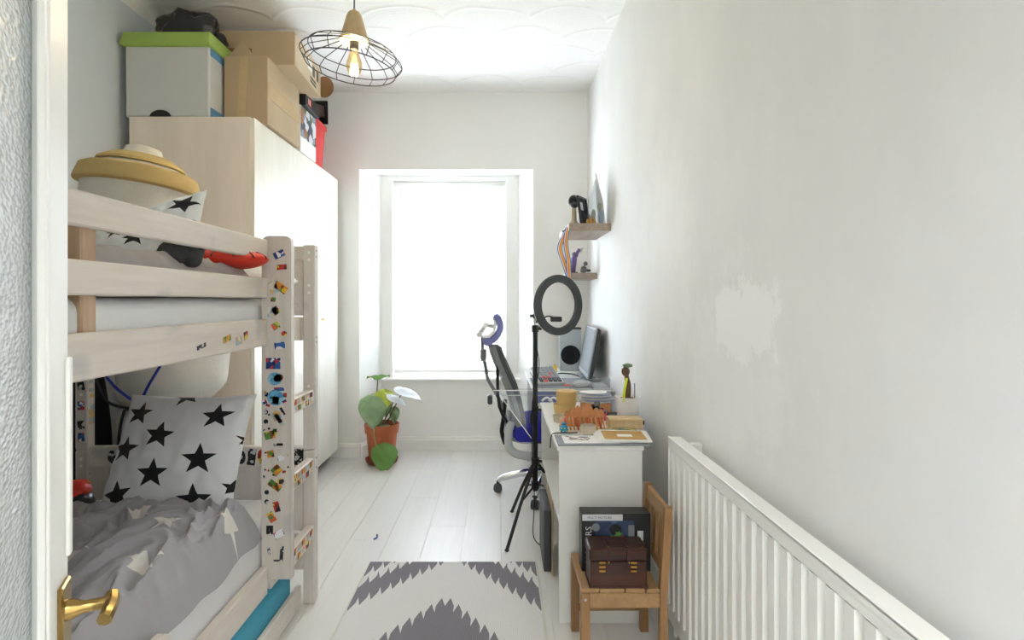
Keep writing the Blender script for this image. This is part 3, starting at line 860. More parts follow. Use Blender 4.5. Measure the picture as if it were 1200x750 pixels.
L_ = [(327, 298, 13, 8, 25, 'sticker_blue'), (330, 313, 12, 6, 5, 'sticker_red'), (329, 337, 16, 9, -35, 'sticker_yellow'), (320, 337, 10, 14, 20, 'sticker_pale'),
      (320, 351, 6, 5, 0, 'sticker_yellow'), (323, 364, 8, 9, 40, 'sticker_red'), (319, 366, 11, 12, 0, 'sticker_pale'), (323, 382, 9, 8, 30, 'sticker_green'), (333, 391, 7, 6, 0, 'sticker_red', 1),
      (328, 405, 13, 8, 8, 'sticker_blue'), (320, 426, 17, 13, 0, 'sticker_blue'), (322, 444, 17, 15, 0, 'sticker_cyan', 1), (326, 443, 12, 9, 20, 'sticker_yellow', 1),
      (327, 456, 12, 4, 0, 'sticker_blue'), (323, 466, 20, 19, 0, 'sticker_cyan', 1), (323, 469, 8, 9, -10, 'sticker_yellow'), (312, 462, 5, 6, 20, 'sticker_black', 1),
      (310, 471, 5, 5, 30, 'sticker_blue'), (314, 475, 5, 3, -20, 'sticker_blue'), (334, 463, 4, 5, 0, 'sticker_red'), (333, 470, 5, 4, 30, 'sticker_blue'),
      (311.5, 483, 5.5, 5.5, 0, 'sticker_black', 1), (311.5, 494, 5.5, 5.5, 0, 'sticker_black', 1), (324, 488, 12, 13, 0, 'sticker_pale', 1), (327, 492, 16, 5, -55, 'sticker_black'),
      (331, 482, 10, 3, -60, 'sticker_black'), (316, 510, 12, 9, 15, 'sticker_yellow'), (322, 506, 5, 7, 0, 'sticker_green'), (326, 521, 11, 3, 0, 'sticker_black'),
      (317, 532, 8, 8, 10, 'sticker_yellow'), (329, 537, 8, 7, 0, 'sticker_blue', 1), (324, 551, 11, 10, 45, 'sticker_yellow'), (333, 553, 4, 3, 0, 'sticker_red'),
      (322, 569, 16, 8, -35, 'sticker_yellow'), (329, 564, 8, 7, 0, 'sticker_red', 1), (312.5, 577, 5.5, 5.5, 0, 'sticker_black', 1), (312.5, 588, 5.5, 5.5, 0, 'sticker_black', 1),
      (324, 594, 7, 12, 15, 'sticker_red'), (318, 606, 8, 12, 30, 'sticker_green'), (316, 621, 8, 10, 0, 'sticker_black'), (327, 626, 12, 8, 30, 'sticker_blue'),
      (315, 646, 3, 10, 5, 'sticker_black'), (330, 648, 4, 16, -4, 'sticker_black'), (326, 657, 11, 2, 0, 'sticker_black')]
for s in L_: on_board(*s)
random.seed(11)
for _ in range(22):
    on_board(random.uniform(309, 338), random.uniform(455, 575), random.uniform(1.5, 3), random.uniform(1.5, 3), random.uniform(0, 90), random.choice(['sticker_black', 'sticker_red', 'sticker_pale']))
# stickers on the side board of the upper bunk
for (px, py, w, h, m) in ((236, 406, 10, 5, 'sticker_black'), (266, 397, 9, 7, 'sticker_yellow'), (280, 399, 8, 10, 'sticker_pale'), (288, 393, 5, 9, 'sticker_red')):
    d = FPX*(-BX)/(VX-px); p = W(px, py, d); k = d/FPX
    sticker(sb, (BX+0.0008, p.y, p.z), w*k*2.0, h*k, R(10), m, 'X')
# stickers on the lower end board and posts
x = -1.62; i = 0
while x < -0.84:
    w = random.uniform(0.028, 0.045)
    sticker(eb, (x+w/2, 2.3242, 0.607), w, random.uniform(0.05, 0.068), R(random.uniform(-8, 8)), ['sticker_black', 'sticker_green', 'sticker_black', 'sticker_black', 'sticker_red'][i % 5], 'Y', i % 2 == 0)
    x += w+0.008; i += 1
for rg, (z0, z1) in zip(rungs, ((0.83, 0.886), (0.545, 0.605), (0.262, 0.33))):
    for q in range(5):
        for w_ in range(2):
            sticker(rg, (-0.7662, YE+0.055+q*0.045, z0+(z1-z0)*(0.28+0.44*w_)), 0.036, (z1-z0)*0.36, 0, ['sticker_pale', 'sticker_yellow', 'sticker_pale', 'sticker_red'][(q+w_*3) % 4], 'X')
for z in (0.99, 0.93, 0.87, 0.8, 0.76, 0.52, 0.45, 0.4, 0.33, 0.2, 0.14):
    sticker(pu if z > 0.64 else pl, (-0.7632 if False else -1.6992, 2.343, z), 0.03, 0.04, 0, 'sticker_pale', 'X')
for z in (0.9, 0.82, 0.74, 0.69): sticker(pu, (-1.726, 2.3192, z), 0.028, 0.035, R(random.uniform(-20, 20)), random.choice(['sticker_red', 'sticker_black', 'sticker_blue']), 'Y')

# mattresses
def soft_box(name, dims, m, r=0.03, amp=0.004, label=None, cat=None, group=None, seg=4):
    bm = bm_new(); x0, x1, y0, y1, z0, z1 = dims
    box(bm, *dims, bev=r, seg=seg)
    bmesh.ops.subdivide_edges(bm, edges=[e for e in bm.edges if e.calc_length() > 0.12], cuts=10, use_grid_fill=True)
    for v in bm.verts:
        k = noise.noise(v.co*6)*amp; v.co.z += k if v.co.z > (z0+z1)/2 else 0; v.co.x += noise.noise(v.co*5+Vector((3, 1, 2)))*amp*0.6
    o = obj(name, bm, m, None, True); tag(o, label, cat, group); return o
soft_box('mattress', (-1.70, BX-0.034, YN+0.03, 2.31, 1.119, 1.262), 'sheet_white', 0.035, 0.006, 'white mattress on the upper bunk', 'mattress')
soft_box('mattress', (-1.70, BX-0.034, YN+0.03, 2.31, 0.19, 0.452), 'sheet_white', 0.05, 0.008, 'white sheeted mattress on the lower bunk', 'mattress')

# trundle drawer with the teal mattress
tr = thing('trundle_bed', 'white trundle under the bunk bed holding a teal mattress', 'trundle', (-1.2, 1.2, 0))
bx('front_board', 'white_bed', (-0.833, -0.812, YN+0.05, 2.30, 0.01, 0.093), tr, 0.003)
bx('base', 'raw_pine', (-1.68, -0.835, YN+0.05, 2.30, 0.01, 0.03), tr)
soft_box('trundle_mattress', (-1.66, -0.836, YN+0.08, 2.28, 0.031, 0.182), 'teal_fabric', 0.045, 0.003, 'teal blue mattress in the trundle under the bed', 'mattress')

# duvets -------------------------------------------------------------
duv_stars = [(0.22, 1.64, 0.05, 0.3), (0.5, 1.52, 0.05, 0.9), (0.66, 1.40, 0.045, 0.4), (0.79, 1.52, 0.04, 1.1), (0.73, 1.17, 0.05, 0.7), (0.5, 1.22, 0.05, 0.2), (0.32, 1.36, 0.05, 1.2),
             (0.28, 1.0, 0.05, 0.9), (0.6, 0.92, 0.05, 0.1), (0.78, 0.8, 0.05, 0.7), (0.4, 0.7, 0.06, 0.2), (0.62, 0.55, 0.06, 0.3), (0.12, 1.2, 0.05, 0.6)]
star_mat('duvet_stars', 'a6a4aa', 'dedbd5', duv_stars)
star_mat('duvet_plain', 'b3adab', 'd9d6d0', [(0.3, 0.5, 0.06, 0.2)])
def duvet(name, x0, x1, y0, y1, z, drop, m, label, seed, thick=0.03, amp=0.028, nx=110, ny=150, hang=0.06, edge_wave=0.03):
    bm = bm_new(); uvl = bm.loops.layers.uv.new('UVMap'); grid = []
    S = Vector((seed, seed*1.7, 0))
    for j in range(ny+1):
        row = []; v_ = j/ny
        for i in range(nx+1):
            u_ = i/nx
            x = x0+(x1-x0)*u_; y = y0+(y1-y0)*v_
            ew = edge_wave*noise.noise(Vector((x*4, y*1.2, seed)))*u_*0 + edge_wave*noise.noise(Vector((u_*5, 7, seed)))*(v_**4)
            y += ew
            p = Vector((x*4.4, y*2.6, 0))+S
            warp = Vector((noise.noise(p*1.3), noise.noise(p*1.3+Vector((5, 2, 1))), 0))*0.9
            rid = 1-abs(noise.noise((p+warp)*1.6))*2.2
            rid2 = 1-abs(noise.noise((p*2.3+warp*1.5)))*2.4
            rid3 = 1-abs(noise.noise((p*4.6+warp*3)))*2.4
            h = amp*(0.9*rid+0.55*rid2+0.4*rid3+0.8*noise.noise(p*0.7))
            edge = min(u_, 1-u_, v_, 1-v_)
            round_ = thick*(1-(1-min(edge/0.06, 1))**2)
            zz = z+round_+max(h, -thick*0.6)*min(edge/0.05, 1)
            # drop over the front edge of the mattress
            over = max(0, u_-drop)/(1-drop) if drop < 1 else 0
            zz -= hang*over*over*(1+0.5*noise.noise(Vector((y*5, seed, 0))))
            row.append(bm.verts.new((x, y, zz)))
        grid.append(row)
    for j in range(ny):
        for i in range(nx):
            f = bm.faces.new((grid[j][i], grid[j][i+1], grid[j+1][i+1], grid[j+1][i]))
            for lp, (a, b) in zip(f.loops, ((i, j), (i+1, j), (i+1, j+1), (i, j+1))):
                lp[uvl].uv = (a/nx*(x1-x0), b/ny*(y1-y0))
    # underside just above the mattress
    thicken(bm, 0.008)
    o = obj(name, bm, m, None, True)
    return tag(o, label, 'duvet')
duvet('duvet', -1.69, -0.862, 0.34, 2.04, 0.475, 0.9, 'duvet_stars', 'crumpled grey duvet with pale stars on the lower bunk', 4, 0.04, 0.031, 190, 300, hang=0.09)
duvet('duvet', -1.68, -0.875, 0.36, 2.06, 1.305, 0.95, 'duvet_plain', 'rumpled grey duvet on the upper bunk', 9, 0.05, 0.018, 130, 200, hang=0.03)

# cushions -----------------------------------------------------------
def cushion(name, BL, BR, TR, TL, puff, m, label=None, cat='cushion', group=None, n=36, wrinkle=0.004, seed=0, pinch=0.06):
    bm = bm_new(); uvl = bm.loops.layers.uv.new('UVMap')
    BL, BR, TR, TL = map(Vector, (BL, BR, TR, TL))
    nrm = (BR-BL).cross(TL-BL).normalized()
    ctr = (BL+BR+TR+TL)/4
    sides = []
    for sgn in (1, -1):
        g = []
        for j in range(n+1):
            row = []
            for i in range(n+1):
                a = i/n; b = j/n
                # edges pull in between the corners
                pa = pinch*(1-(2*b-1)**2)*(0.5-a)*2*0.5; pb = pinch*(1-(2*a-1)**2)*(0.5-b)*2*0.5
                A, B = a+pa*1.0, b+pb
                p = BL*(1-A)*(1-B)+BR*A*(1-B)+TR*A*B+TL*(1-A)*B
                e = max(0, (1-(2*a-1)**2)*(1-(2*b-1)**2))
                hgt = puff*(e**0.42)
                hgt += wrinkle*noise.noise(Vector((a*5+seed, b*5, sgn)))*e
                hgt += 0.6*wrinkle*noise.noise(Vector((a*14+seed, b*9, sgn)))
                row.append(p+nrm*hgt*sgn)
            g.append(row)
        sides.append(g)
    V = [[None]*(n+1) for _ in range(n+1)]; Bk = [[None]*(n+1) for _ in range(n+1)]
    for j in range(n+1):
        for i in range(n+1):
            V[j][i] = bm.verts.new(sides[0][j][i])
            rim = i in (0, n) or j in (0, n)
            Bk[j][i] = V[j][i] if rim else bm.verts.new(sides[1][j][i])
    for j in range(n):
        for i in range(n):
            for G, flip in ((V, False), (Bk, True)):
                idx = [(i, j), (i+1, j), (i+1, j+1), (i, j+1)]
                if flip: idx = idx[::-1]
                q = [G[b][a] for a, b in idx]
                if len(set(q)) < 4: continue
                try: f = bm.faces.new(q)
                except ValueError: continue
                for lp, (a, b) in zip(f.loops, idx): lp[uvl].uv = (a/n, b/n)
    o = obj(name, bm, m, None, True)
    return tag(o, label, cat, group)
cs = 0.125
pil_stars = [(0.17, 0.80, 0.10, 0.25), (0.49, 0.99, 0.10, 1.9), (0.80, 0.78, 0.105, 1.65), (0.40, 0.60, 0.105, 1.5), (0.13, 0.48, 0.10, 1.55), (0.75, 0.40, 0.115, 1.65), (0.42, 0.27, 0.11, 1.6), (0.16, 0.10, 0.105, 1.75), (0.75, 0.02+0.05, 0.115, 1.7), (0.42, -0.05, 0.1, 1.6), (1.0, 0.2, 0.06, 1.6), (1.02, 0.6, 0.05, 1.6)]
pil_stars = [(a, b, c*1.18, d) for a, b, c, d in pil_stars]
star_mat('cushion_stars', 'dcdee2', '14161c', pil_stars)
cushion('cushion', W(114, 599, 2.00), W(272, 603, 1.96), W(301, 462, 2.16), W(155, 462, 2.2), 0.075, 'cushion_stars', 'white cushion with black stars leaning on the lower bunk', wrinkle=0.012, seed=2)
up_stars = [(0.84, 0.80, 0.15, 1.2), (0.45, 0.36, 0.13, 1.5), (0.76, 0.42, 0.12, 1.4), (0.25, 0.55, 0.1, 1.5), (0.5, 0.75, 0.1, 1.5), (1.0, 0.55, 0.06, 1.5), (0.05, 0.3, 0.1, 1.3)]
star_mat('cushion_stars_upper', 'eceeee', '1b1d22', up_stars)
cushion('cushion', W(96, 320, 1.68), W(232, 318, 1.74), W(243, 222, 1.82), W(112, 268, 1.80), 0.05, 'cushion_stars_upper', 'white cushion with black stars leaning on the upper bunk', wrinkle=0.01, seed=5)
cushion('pillow', (-1.22, 2.09, 1.33), (-0.83, 2.10, 1.30), (-0.82, 2.30, 1.33), (-1.22, 2.30, 1.36), 0.065, 'sheet_white', 'plain white pillow at the far end of the upper bunk', 'pillow', wrinkle=0.01)
# grey plush toy
pt = thing('plush_toy', 'dark grey plush animal lying on the upper duvet', 'soft toy', W(205, 300, 1.60))
lump('body', W(205, 296, 1.60), (0.045, 0.045, 0.036), 'plush_grey', 0.12, 8, 3, pt, 1)
lump('head', W(224, 297, 1.62), (0.032, 0.035, 0.04), 'plush_grey', 0.12, 8, 3, pt, 2)
lump('ear', W(190, 302, 1.58), (0.018, 0.015, 0.02), 'plush_grey', 0.1, 8, 2, pt, 3)
# red cushion with black webbing lines
rc = thing('red_cushion', 'flat red round cushion with black curved lines on the upper bunk', 'cushion', W(268, 302, 1.95))
c0 = W(268, 304, 1.95)
lump('pad', c0, (0.13, 0.12, 0.035), 'red', 0.05, 4, 4, rc, 4)
for k in range(6):
    a = PI*k/6
    bm = bm_new(); tube(bm, [c0+Vector((0.131*math.cos(a)*math.cos(t), 0.121*math.sin(a)*math.cos(t), 0.0365*abs(math.sin(t)))) for t in [PI*q/16 for q in range(17)]], 0.0022, 5); obj('black_line', bm, 'black_plastic', rc, True)
# green and orange toy by the door
tt = thing('toy_figure', 'green and orange soft toy at the door end of the upper bunk', 'soft toy', W(85, 285, 1.55))
lump('body', W(84, 283, 1.55), (0.05, 0.05, 0.03), 'navy', 0.2, 6, 3, tt, 5)
lump('shell', W(82, 273, 1.55), (0.065, 0.04, 0.014), 'orange_wood', 0.2, 6, 3, tt, 6)
lump('crest', W(82, 267, 1.55), (0.055, 0.04, 0.012), 'leaf_bright', 0.2, 6, 3, tt, 7)
# orange and black toy low left
tt = thing('toy_bag', 'red and black soft toy beside the star cushion on the lower bunk', 'soft toy', W(86, 585, 2.0))
lump('body', W(84, 590, 2.0), (0.07, 0.06, 0.06), 'black_bag', 0.2, 6, 3, tt, 8)
lump('hood', W(84, 573, 2.0), (0.06, 0.05, 0.03), 'red', 0.2, 6, 3, tt, 9)

# canvas basket with mustard bands
bk = thing('fabric_basket', 'conical off white canvas basket with mustard yellow bands on the upper bunk', 'basket', (-1.385, 2.09, 1.30), (R(-3), R(5), 0))
def bl_(nm, prof, m): 
    bm = bm_new(); lathe(bm, [(a*1.08, b*1.17) for a, b in prof], n=40); return obj(nm, bm, m, bk, True, world=False)
bl_('body', [(0.0, 0.0), (0.14, 0.0), (0.155, 0.05), (0.166, 0.20), (0.168, 0.315), (0.15, 0.33), (0, 0.33)], 'canvas')
bl_('band', [(0.168, 0.313), (0.188, 0.318), (0.19, 0.325), (0.178, 0.365), (0.165, 0.372), (0.14, 0.372)], 'mustard')
bl_('upper_body', [(0.165, 0.365), (0.12, 0.388), (0.11, 0.39)], 'canvas')
bl_('upper_band', [(0.11, 0.385), (0.135, 0.388), (0.132, 0.397), (0.095, 0.418), (0.07, 0.42)], 'mustard')
bl_('top', [(0.08, 0.415), (0.06, 0.43), (0.055, 0.447), (0.03, 0.455), (0, 0.457)], 'canvas')

# rolled bedding behind the bed, tied with cord
rb_ = thing('bedding_roll', 'cream roll of bedding tied with blue cord behind the bunk bed', 'bedding', (-1.62, 2.62, 0))
bm = bm_new(); rings = []
n = 56; prof = [(0.0, 0.0), (0.22, 0.0), (0.26, 0.1), (0.27, 0.3), (0.25, 0.42), (0.205, 0.5), (0.215, 0.55), (0.24, 0.64), (0.235, 0.72), (0.195, 0.765), (0.24, 0.80), (0.28, 0.86), (0.29, 0.98), (0.285, 1.07), (0.25, 1.13), (0.1, 1.15), (0, 1.15)]
pp = smooth_pts([(a, b, 0) for a, b in prof], 4)
for p in pp:
    rg = []
    cx_ = -1.59+0.04*(p.y > 0.77)*min(1, (p.y-0.77)/0.1)
    for k in range(n):
        t = 2*PI*k/n; f = 1+0.05*noise.noise(Vector((math.cos(t)*2, math.sin(t)*2, p.y*5)))
        f += 0.05*math.exp(-((p.y-0.77)/0.05)**2)*math.cos(t*7)
        rg.append(bm.verts.new((cx_+max(p.x, 0.001)*f*math.cos(t)*0.84, 2.68+max(p.x, 0.001)*f*math.sin(t)*0.8, p.y)))
    rings.append(rg)
for A, B in zip(rings, rings[1:]):
    for k in range(n): bm.faces.new((A[k], A[(k+1) % n], B[(k+1) % n], B[k]))
obj('roll', bm, 'bedding_cream', rb_, True)
def ring_cord(z0, tilt, rad, m, ph=0, cx_=-1.66):
    bm = bm_new()
    tube(bm, [(cx_+rad*math.cos(t), 2.68+rad*0.95*math.sin(t), z0+tilt*math.cos(t+ph)) for t in [2*PI*k/40 for k in range(40)]], 0.006, 6, closed=True)
    obj('cord', bm, m, rb_, True)
ring_cord(0.765, 0.01, 0.178, 'dark_cord', cx_=-1.57)
def fcord(pts, m):
    bm = bm_new(); tube(bm, smooth_pts(pts, 6), 0.006, 6); obj('cord', bm, m, rb_, True)
fcord([W(123, 440, 2.45), W(140, 458, 2.42), W(162, 470, 2.42), W(175, 450, 2.40), W(190, 425, 2.42), W(205, 400, 2.44)], 'blue_cord')
fcord([W(113, 445, 2.47), W(125, 470, 2.44), W(150, 478, 2.43), W(165, 474, 2.42)], 'dark_cord')
fcord([W(146, 480, 2.43), W(141, 500, 2.42), W(138, 530, 2.42)], 'dark_cord')
# dark lump added behind the bed in place of the gap's deep shade
tag(lump('shade_lump', (-1.895, 2.56, 0.54), (0.08, 0.15, 0.56), 'navy', 0.08, 3, 4, seed=6, flat=0.54), 'dark navy lump standing in for shade between the bedding roll and the left wall', 'bag')

# ================================================================== PENDANT LAMP
pl_ = thing('pendant_lamp', 'black wire cage pendant lamp with a pale wooden cone and clear bulb', 'lamp', (-0.585, 2.26, ZC))
LC = Vector((-0.585, 2.26, 0))
bm = bm_new(); lathe(bm, [(0.0, -0.03), (0.03, -0.03), (0.045, -0.01), (0.045, 0), (0, 0)], c=(LC.x, LC.y, ZC), n=24); obj('ceiling_rose', bm, 'plastic_white', pl_, True)
bm = bm_new(); tube(bm, [(LC.x, LC.y, ZC-0.03), (LC.x, LC.y, 2.42)], 0.003, 8); obj('cable', bm, 'dark_grey', pl_)
zc = 2.29
bm = bm_new(); lathe(bm, [(0.05, zc), (0.058, zc+0.002), (0.056, zc+0.01), (0.03, zc+0.105), (0.022, zc+0.118), (0.006, zc+0.12), (0.006, zc+0.132), (0, zc+0.132)], c=(LC.x, LC.y, 0), n=32); obj('cone', bm, 'light_wood', pl_, True)
bm = bm_new(); lathe(bm, [(0, zc-0.002), (0.056, zc), (0.05, zc+0.003), (0, zc+0.004)], c=(LC.x, LC.y, 0), n=32); obj('cone_base', bm, 'bone', pl_, True)
bm = bm_new(); lathe(bm, [(0.018, zc-0.03), (0.02, zc), (0, zc)], c=(LC.x, LC.y, 0), n=16); obj('socket', bm, 'black_plastic', pl_, True)
bm = bm_new(); lathe(bm, [(0, zc-0.135), (0.02, zc-0.13), (0.031, zc-0.105), (0.03, zc-0.08), (0.02, zc-0.05), (0.014, zc-0.028)], c=(LC.x, LC.y, 0), n=24); obj('bulb', bm, 'bulb_glass', pl_, True)
bm = bm_new()
for k in range(8):
    t = 2*PI*k/8; tube(bm, [(LC.x+0.006*math.cos(t), LC.y+0.006*math.sin(t), zc-0.05), (LC.x+0.012*math.cos(t+.3), LC.y+0.012*math.sin(t+.3), zc-0.115)], 0.0006, 4)
obj('filament', bm, 'gold', pl_)
lb_ = bpy.data.lights.new('bulb_fill_light', 'POINT'); lb_.energy = 4.5; lb_.shadow_soft_size = 0.028; lb_.color = (1, 0.985, 0.98)  # added fill to brighten ceiling and wardrobe boxes; the pendant itself is off
lo_ = bpy.data.objects.new('bulb_fill_light', lb_); C.objects.link(lo_); lo_.location = (LC.x, LC.y, zc-0.098)
# cage: cone side, outer ring, lower ring
Mc = Matrix.Translation((LC.x, LC.y, zc+0.012)) @ Matrix.Rotation(R(7), 4, 'Y') @ Matrix.Rotation(R(0), 4, 'X')
cage = [(0.040, 0.0), (0.172, -0.052), (0.200, -0.082), (0.178, -0.118)]
NS = 16
def cring(rad, z, nm='wire_ring'):
    bm = bm_new(); tube(bm, [(rad*math.cos(2*PI*k/48), rad*math.sin(2*PI*k/48), z) for k in range(48)], 0.0022, 6, closed=True); bm.transform(Mc); obj(nm, bm, 'black_metal', pl_, True)
for q in cage: cring(*q)
for k in range(NS):
    t = 2*PI*(k+0.5)/NS
    bm = bm_new(); tube(bm, [(r_*math.cos(t), r_*math.sin(t), z_) for r_, z_ in cage], 0.0018, 5); bm.transform(Mc); obj('wire_spoke', bm, 'black_metal', pl_, True)

# ================================================================== RADIATOR
rx0, rx1 = 0.615, 0.66
ra = thing('radiator', 'white ribbed panel radiator on the right wall', 'radiator', (0.65, 1.25, 0.06))
ry0, ry1, rz0, rz1 = 0.35, 2.06, 0.09, 0.755
bm = bm_new()
pitch = 0.057; prof = []; y = ry1-0.02
prof.append((ry1-0.004, rx0+0.014))
while y > ry0+pitch:
    prof += [(y, rx0+0.012), (y-0.006, rx0), (y-0.036, rx0), (y-0.044, rx0+0.012)]; y -= pitch
prof.append((ry0+0.004, rx0+0.012))
lo = [bm.verts.new((b_, a_, rz0+0.055)) for a_, b_ in prof]; hi = [bm.verts.new((b_, a_, rz1-0.04)) for a_, b_ in prof]
for i in range(len(prof)-1): bm.faces.new((lo[i], lo[i+1], hi[i+1], hi[i]))
# flat upper and lower strips of the pressed panel
obj('ribbed_panel', bm, 'gloss_white', ra)
bm = bm_new(); box(bm, rx0+0.0, rx0+0.014, ry0, ry1, rz1-0.042, rz1-0.006, 0.004); box(bm, rx0, rx0+0.014, ry0, ry1, rz0, rz0+0.057, 0.004)
box(bm, rx0+0.013, rx0+0.018, ry0+0.002, ry1-0.002, rz0+0.01, rz1-0.01)
obj('panel_edge', bm, 'gloss_white', ra)
bx('back_panel', 'gloss_white', (rx1-0.01, rx1, ry0+0.01, ry1-0.01, rz0, rz1-0.01), ra, 0.003)
bm = bm_new(); box(bm, rx0-0.001, rx1+0.002, ry0-0.002, ry1+0.002, rz1-0.008, rz1, 0.003); box(bm, rx0-0.001, rx0+0.006, ry0-0.002, ry1+0.002, rz1-0.02, rz1+0.002, 0.002)
obj('top_grille', bm, 'gloss_white', ra)
bm = bm_new(); box(bm, rx0, rx1, ry1-0.003, ry1+0.001, rz0, rz1-0.002, 0.001); obj('side_panel', bm, 'gloss_white', ra)
bm = bm_new(); box(bm, rx1, XR-0.001, 1.94, 1.965, 0.2, rz1+0.004, 0.004); obj('bracket', bm, 'gloss_white', ra)
bm = bm_new(); tube(bm, [(0.655, 2.062, 0.11), (0.655, 2.09, 0.11), (0.655, 2.10, 0.09), (0.655, 2.10, 0.0)], 0.0075, 8); tube(bm, [(0.655, 2.10, 0.08), (0.655, 2.10, 0.16)], 0.014, 10)
obj('valve', bm, 'plastic_white', ra, True)

# ================================================================== RUG
rug = bm_new(); box(rug, -0.395, 0.395, -1.56, 0, 0.0005, 0.007, 0.002)
ro = thing('rug', 'white and grey woven rug with zigzag pattern on the pale floor', 'rug', (-0.225, 2.69, 0))
obj('woven_panel', rug, 'rug_weave', ro, world=False)
for s in (-1, 1):
    bm = bm_new(); tube(bm, [(s*0.396, 0.0-1.56*k/30, 0.005) for k in range(31)], 0.005, 6); obj('bound_edge', bm, 'canvas', ro, True, world=False)

# ================================================================== WHITE CABINET
kx0, kx1, ky0, ky1, kz = 0.225, 0.552, 2.185, 3.12, 0.69
cb = thing('white_cabinet', 'white melamine side table with plain end panel, cluttered top', 'cabinet', ((kx0+kx1)/2, 2.6, 0))
bx('end_panel', 'cabinet_white', (kx0+0.004, kx1, ky0, ky0+0.018, 0.0, kz-0.02), cb, 0.0015)
bx('top_board', 'cabinet_white', (kx0-0.005, kx1+0.005, ky0-0.003, ky1, kz-0.02, kz), cb, 0.002)
bx('end_panel', 'cabinet_white', (kx0+0.004, kx1, ky1-0.02, ky1-0.002, 0.0, kz-0.02), cb, 0.0015)
bx('back_panel', 'cabinet_white', (kx1-0.016, kx1-0.004, ky0+0.018, ky1-0.02, 0.05, kz-0.02), cb)
bx('middle_shelf', 'cabinet_white', (kx0+0.01, kx1-0.016, ky0+0.018, ky1-0.02, 0.36, 0.378), cb)
bx('kickboard', 'mid_grey', (kx0+0.02, kx1-0.01, ky0+0.006, ky0+0.014, 0.0, 0.006), cb)
# grey folder and card sleeve leaning along the left side of the cabinet
f_ = thing('grey_folder', 'dark grey flat case standing against the left side of the cabinet', 'folder', (0.20, 2.5, 0))
bx('case', 'dark_grey', (0.203, 0.236, 2.60, 2.90, 0.0, 0.285), f_, 0.004)
tag(bx('card_sleeve', 'cardboard', (0.238, 0.243, 2.56, 2.84, 0.0, 0.372), None, 0.001), 'brown card sleeve standing behind the grey case by the cabinet', 'card')

def stack(nm, m, px, py, w_, d_, h_, rot, z, label, cat, y=None, bev=0.0015, group=None):
    """flat thing on the cabinet top, w_ along the width of the room"""
    M = Matrix.Translation((px, py, z)) @ Matrix.Rotation(R(rot), 4, 'Z')
    bm = bm_new(); box(bm, -w_/2, w_/2, -d_/2, d_/2, 0, h_, bev, M=M)
    o = obj(nm, bm, m); return tag(o, label, cat, group)
def D(py, z): return FPX*(CAMZ-z)/(py-VY)       # depth of a point at height z seen at row py
def XP(px, d): return (px-VX)*d/FPX
T = kz
sc = thing('grey_card', 'large grey card sheet at the front edge of the cabinet top', 'card', (0.40, 2.27, T))
bx('sheet', 'slate_card', (0.226, 0.578, 2.175, 2.345, T+0.0005, T+0.004), sc)
pc = thing('printed_sheet', 'white sheet with small dark prints on the grey card', 'paper', (0.33, 2.26, T))
bx('sheet', 'paper', (0.252, 0.47, 2.20, 2.325, T+0.0045, T+0.006), pc)
bx('print', 'print_sketch', (0.262, 0.37, 2.245, 2.315, T+0.006, T+0.0064), pc)
for k in range(3):
    tag(bx('paper_sheet', 'paper', (0, 0.20, 0, 0.19, 0, 0.0015), None, 0, Matrix.Translation((0.385+0.005*k, 2.20+0.006*k, T+0.0068+k*0.0025)) @ Matrix.Rotation(R(-1-3*k), 4, 'Z')), ['white paper sheet with its corner lowest, bottom one under the brown envelope', 'white paper sheet in the middle of three under the brown envelope', 'white paper sheet touching the brown envelope, topmost of three'][k], 'paper', 'paper sheets under the brown envelope')
ev = thing('brown_envelope', 'brown envelope with a white label on the paper sheets', 'envelope', (0.49, 2.29, T+0.014))
Me = Matrix.Translation((0.415, 2.232, T+0.0145)) @ Matrix.Rotation(R(-4), 4, 'Z')
bx('envelope', 'kraft', (0, 0.165, 0, 0.135, 0, 0.002), ev, 0, Me); bx('label', 'paper', (0.055, 0.115, 0.035, 0.075, 0.002, 0.0024), ev, 0, Me)
stack('picture_book', 'camo_print', 0.46, 2.43, 0.10, 0.05, 0.010, 4, T, 'softcover with mottled green print lying behind the envelope', 'book')
stack('picture_book', 'camo_print', 0.55, 2.425, 0.07, 0.045, 0.012, -6, T, 'softcover with mottled gold print in front of the long wooden box', 'book')
wb = thing('wooden_box', 'long low pale wooden box in front of the white plant pot', 'box', (0.55, 2.50, T))
bx('box_body', 'light_wood', (0.478, 0.625, 2.46, 2.545, T, T+0.034), wb, 0.003); bx('box_lid', 'light_wood', (0.477, 0.626, 2.459, 2.546, T+0.035, T+0.044), wb, 0.002)
bx('under_edge', 'dark_grey', (0.56, 0.64, 2.55, 2.56, T, T+0.002), wb)
tag(bx('book', 'dark_grey', (0.515, 0.655, 2.55, 2.75, T, T+0.019), None, 0.002), 'dark grey book lying under the white plant pot', 'book')
# white plant pot with knobbly stem and neon stick
pz = T+0.0195; QX, QY = 0.595, 2.63
pp_ = thing('potted_plant', 'white pot with a knobbly brown stem and green tip on the cabinet', 'plant', (QX, QY, pz))
bm = bm_new(); lathe(bm, [(0, 0), (0.044, 0), (0.048, 0.008), (0.057, 0.09), (0.060, 0.097), (0.056, 0.097), (0.05, 0.085), (0, 0.085)], c=(QX, QY, pz), n=32); obj('pot', bm, 'plastic_white', pp_, True)
bm = bm_new(); lathe(bm, [(0.052, 0.083), (0.03, 0.09), (0, 0.091)], c=(QX, QY, pz), n=20); obj('soil', bm, 'soil', pp_, True)
bm = bm_new(); tube(bm, smooth_pts([(QX, QY, pz+0.08), (QX+0.004, QY, pz+0.14), (QX-0.004, QY, pz+0.19), (QX-0.003, QY, pz+0.225)], 5), [0.013]*8+[0.012, 0.011, 0.01, 0.01, 0.009, 0.009, 0.01, 0.012], 10); obj('stem', bm, 'stem_brown', pp_, True)
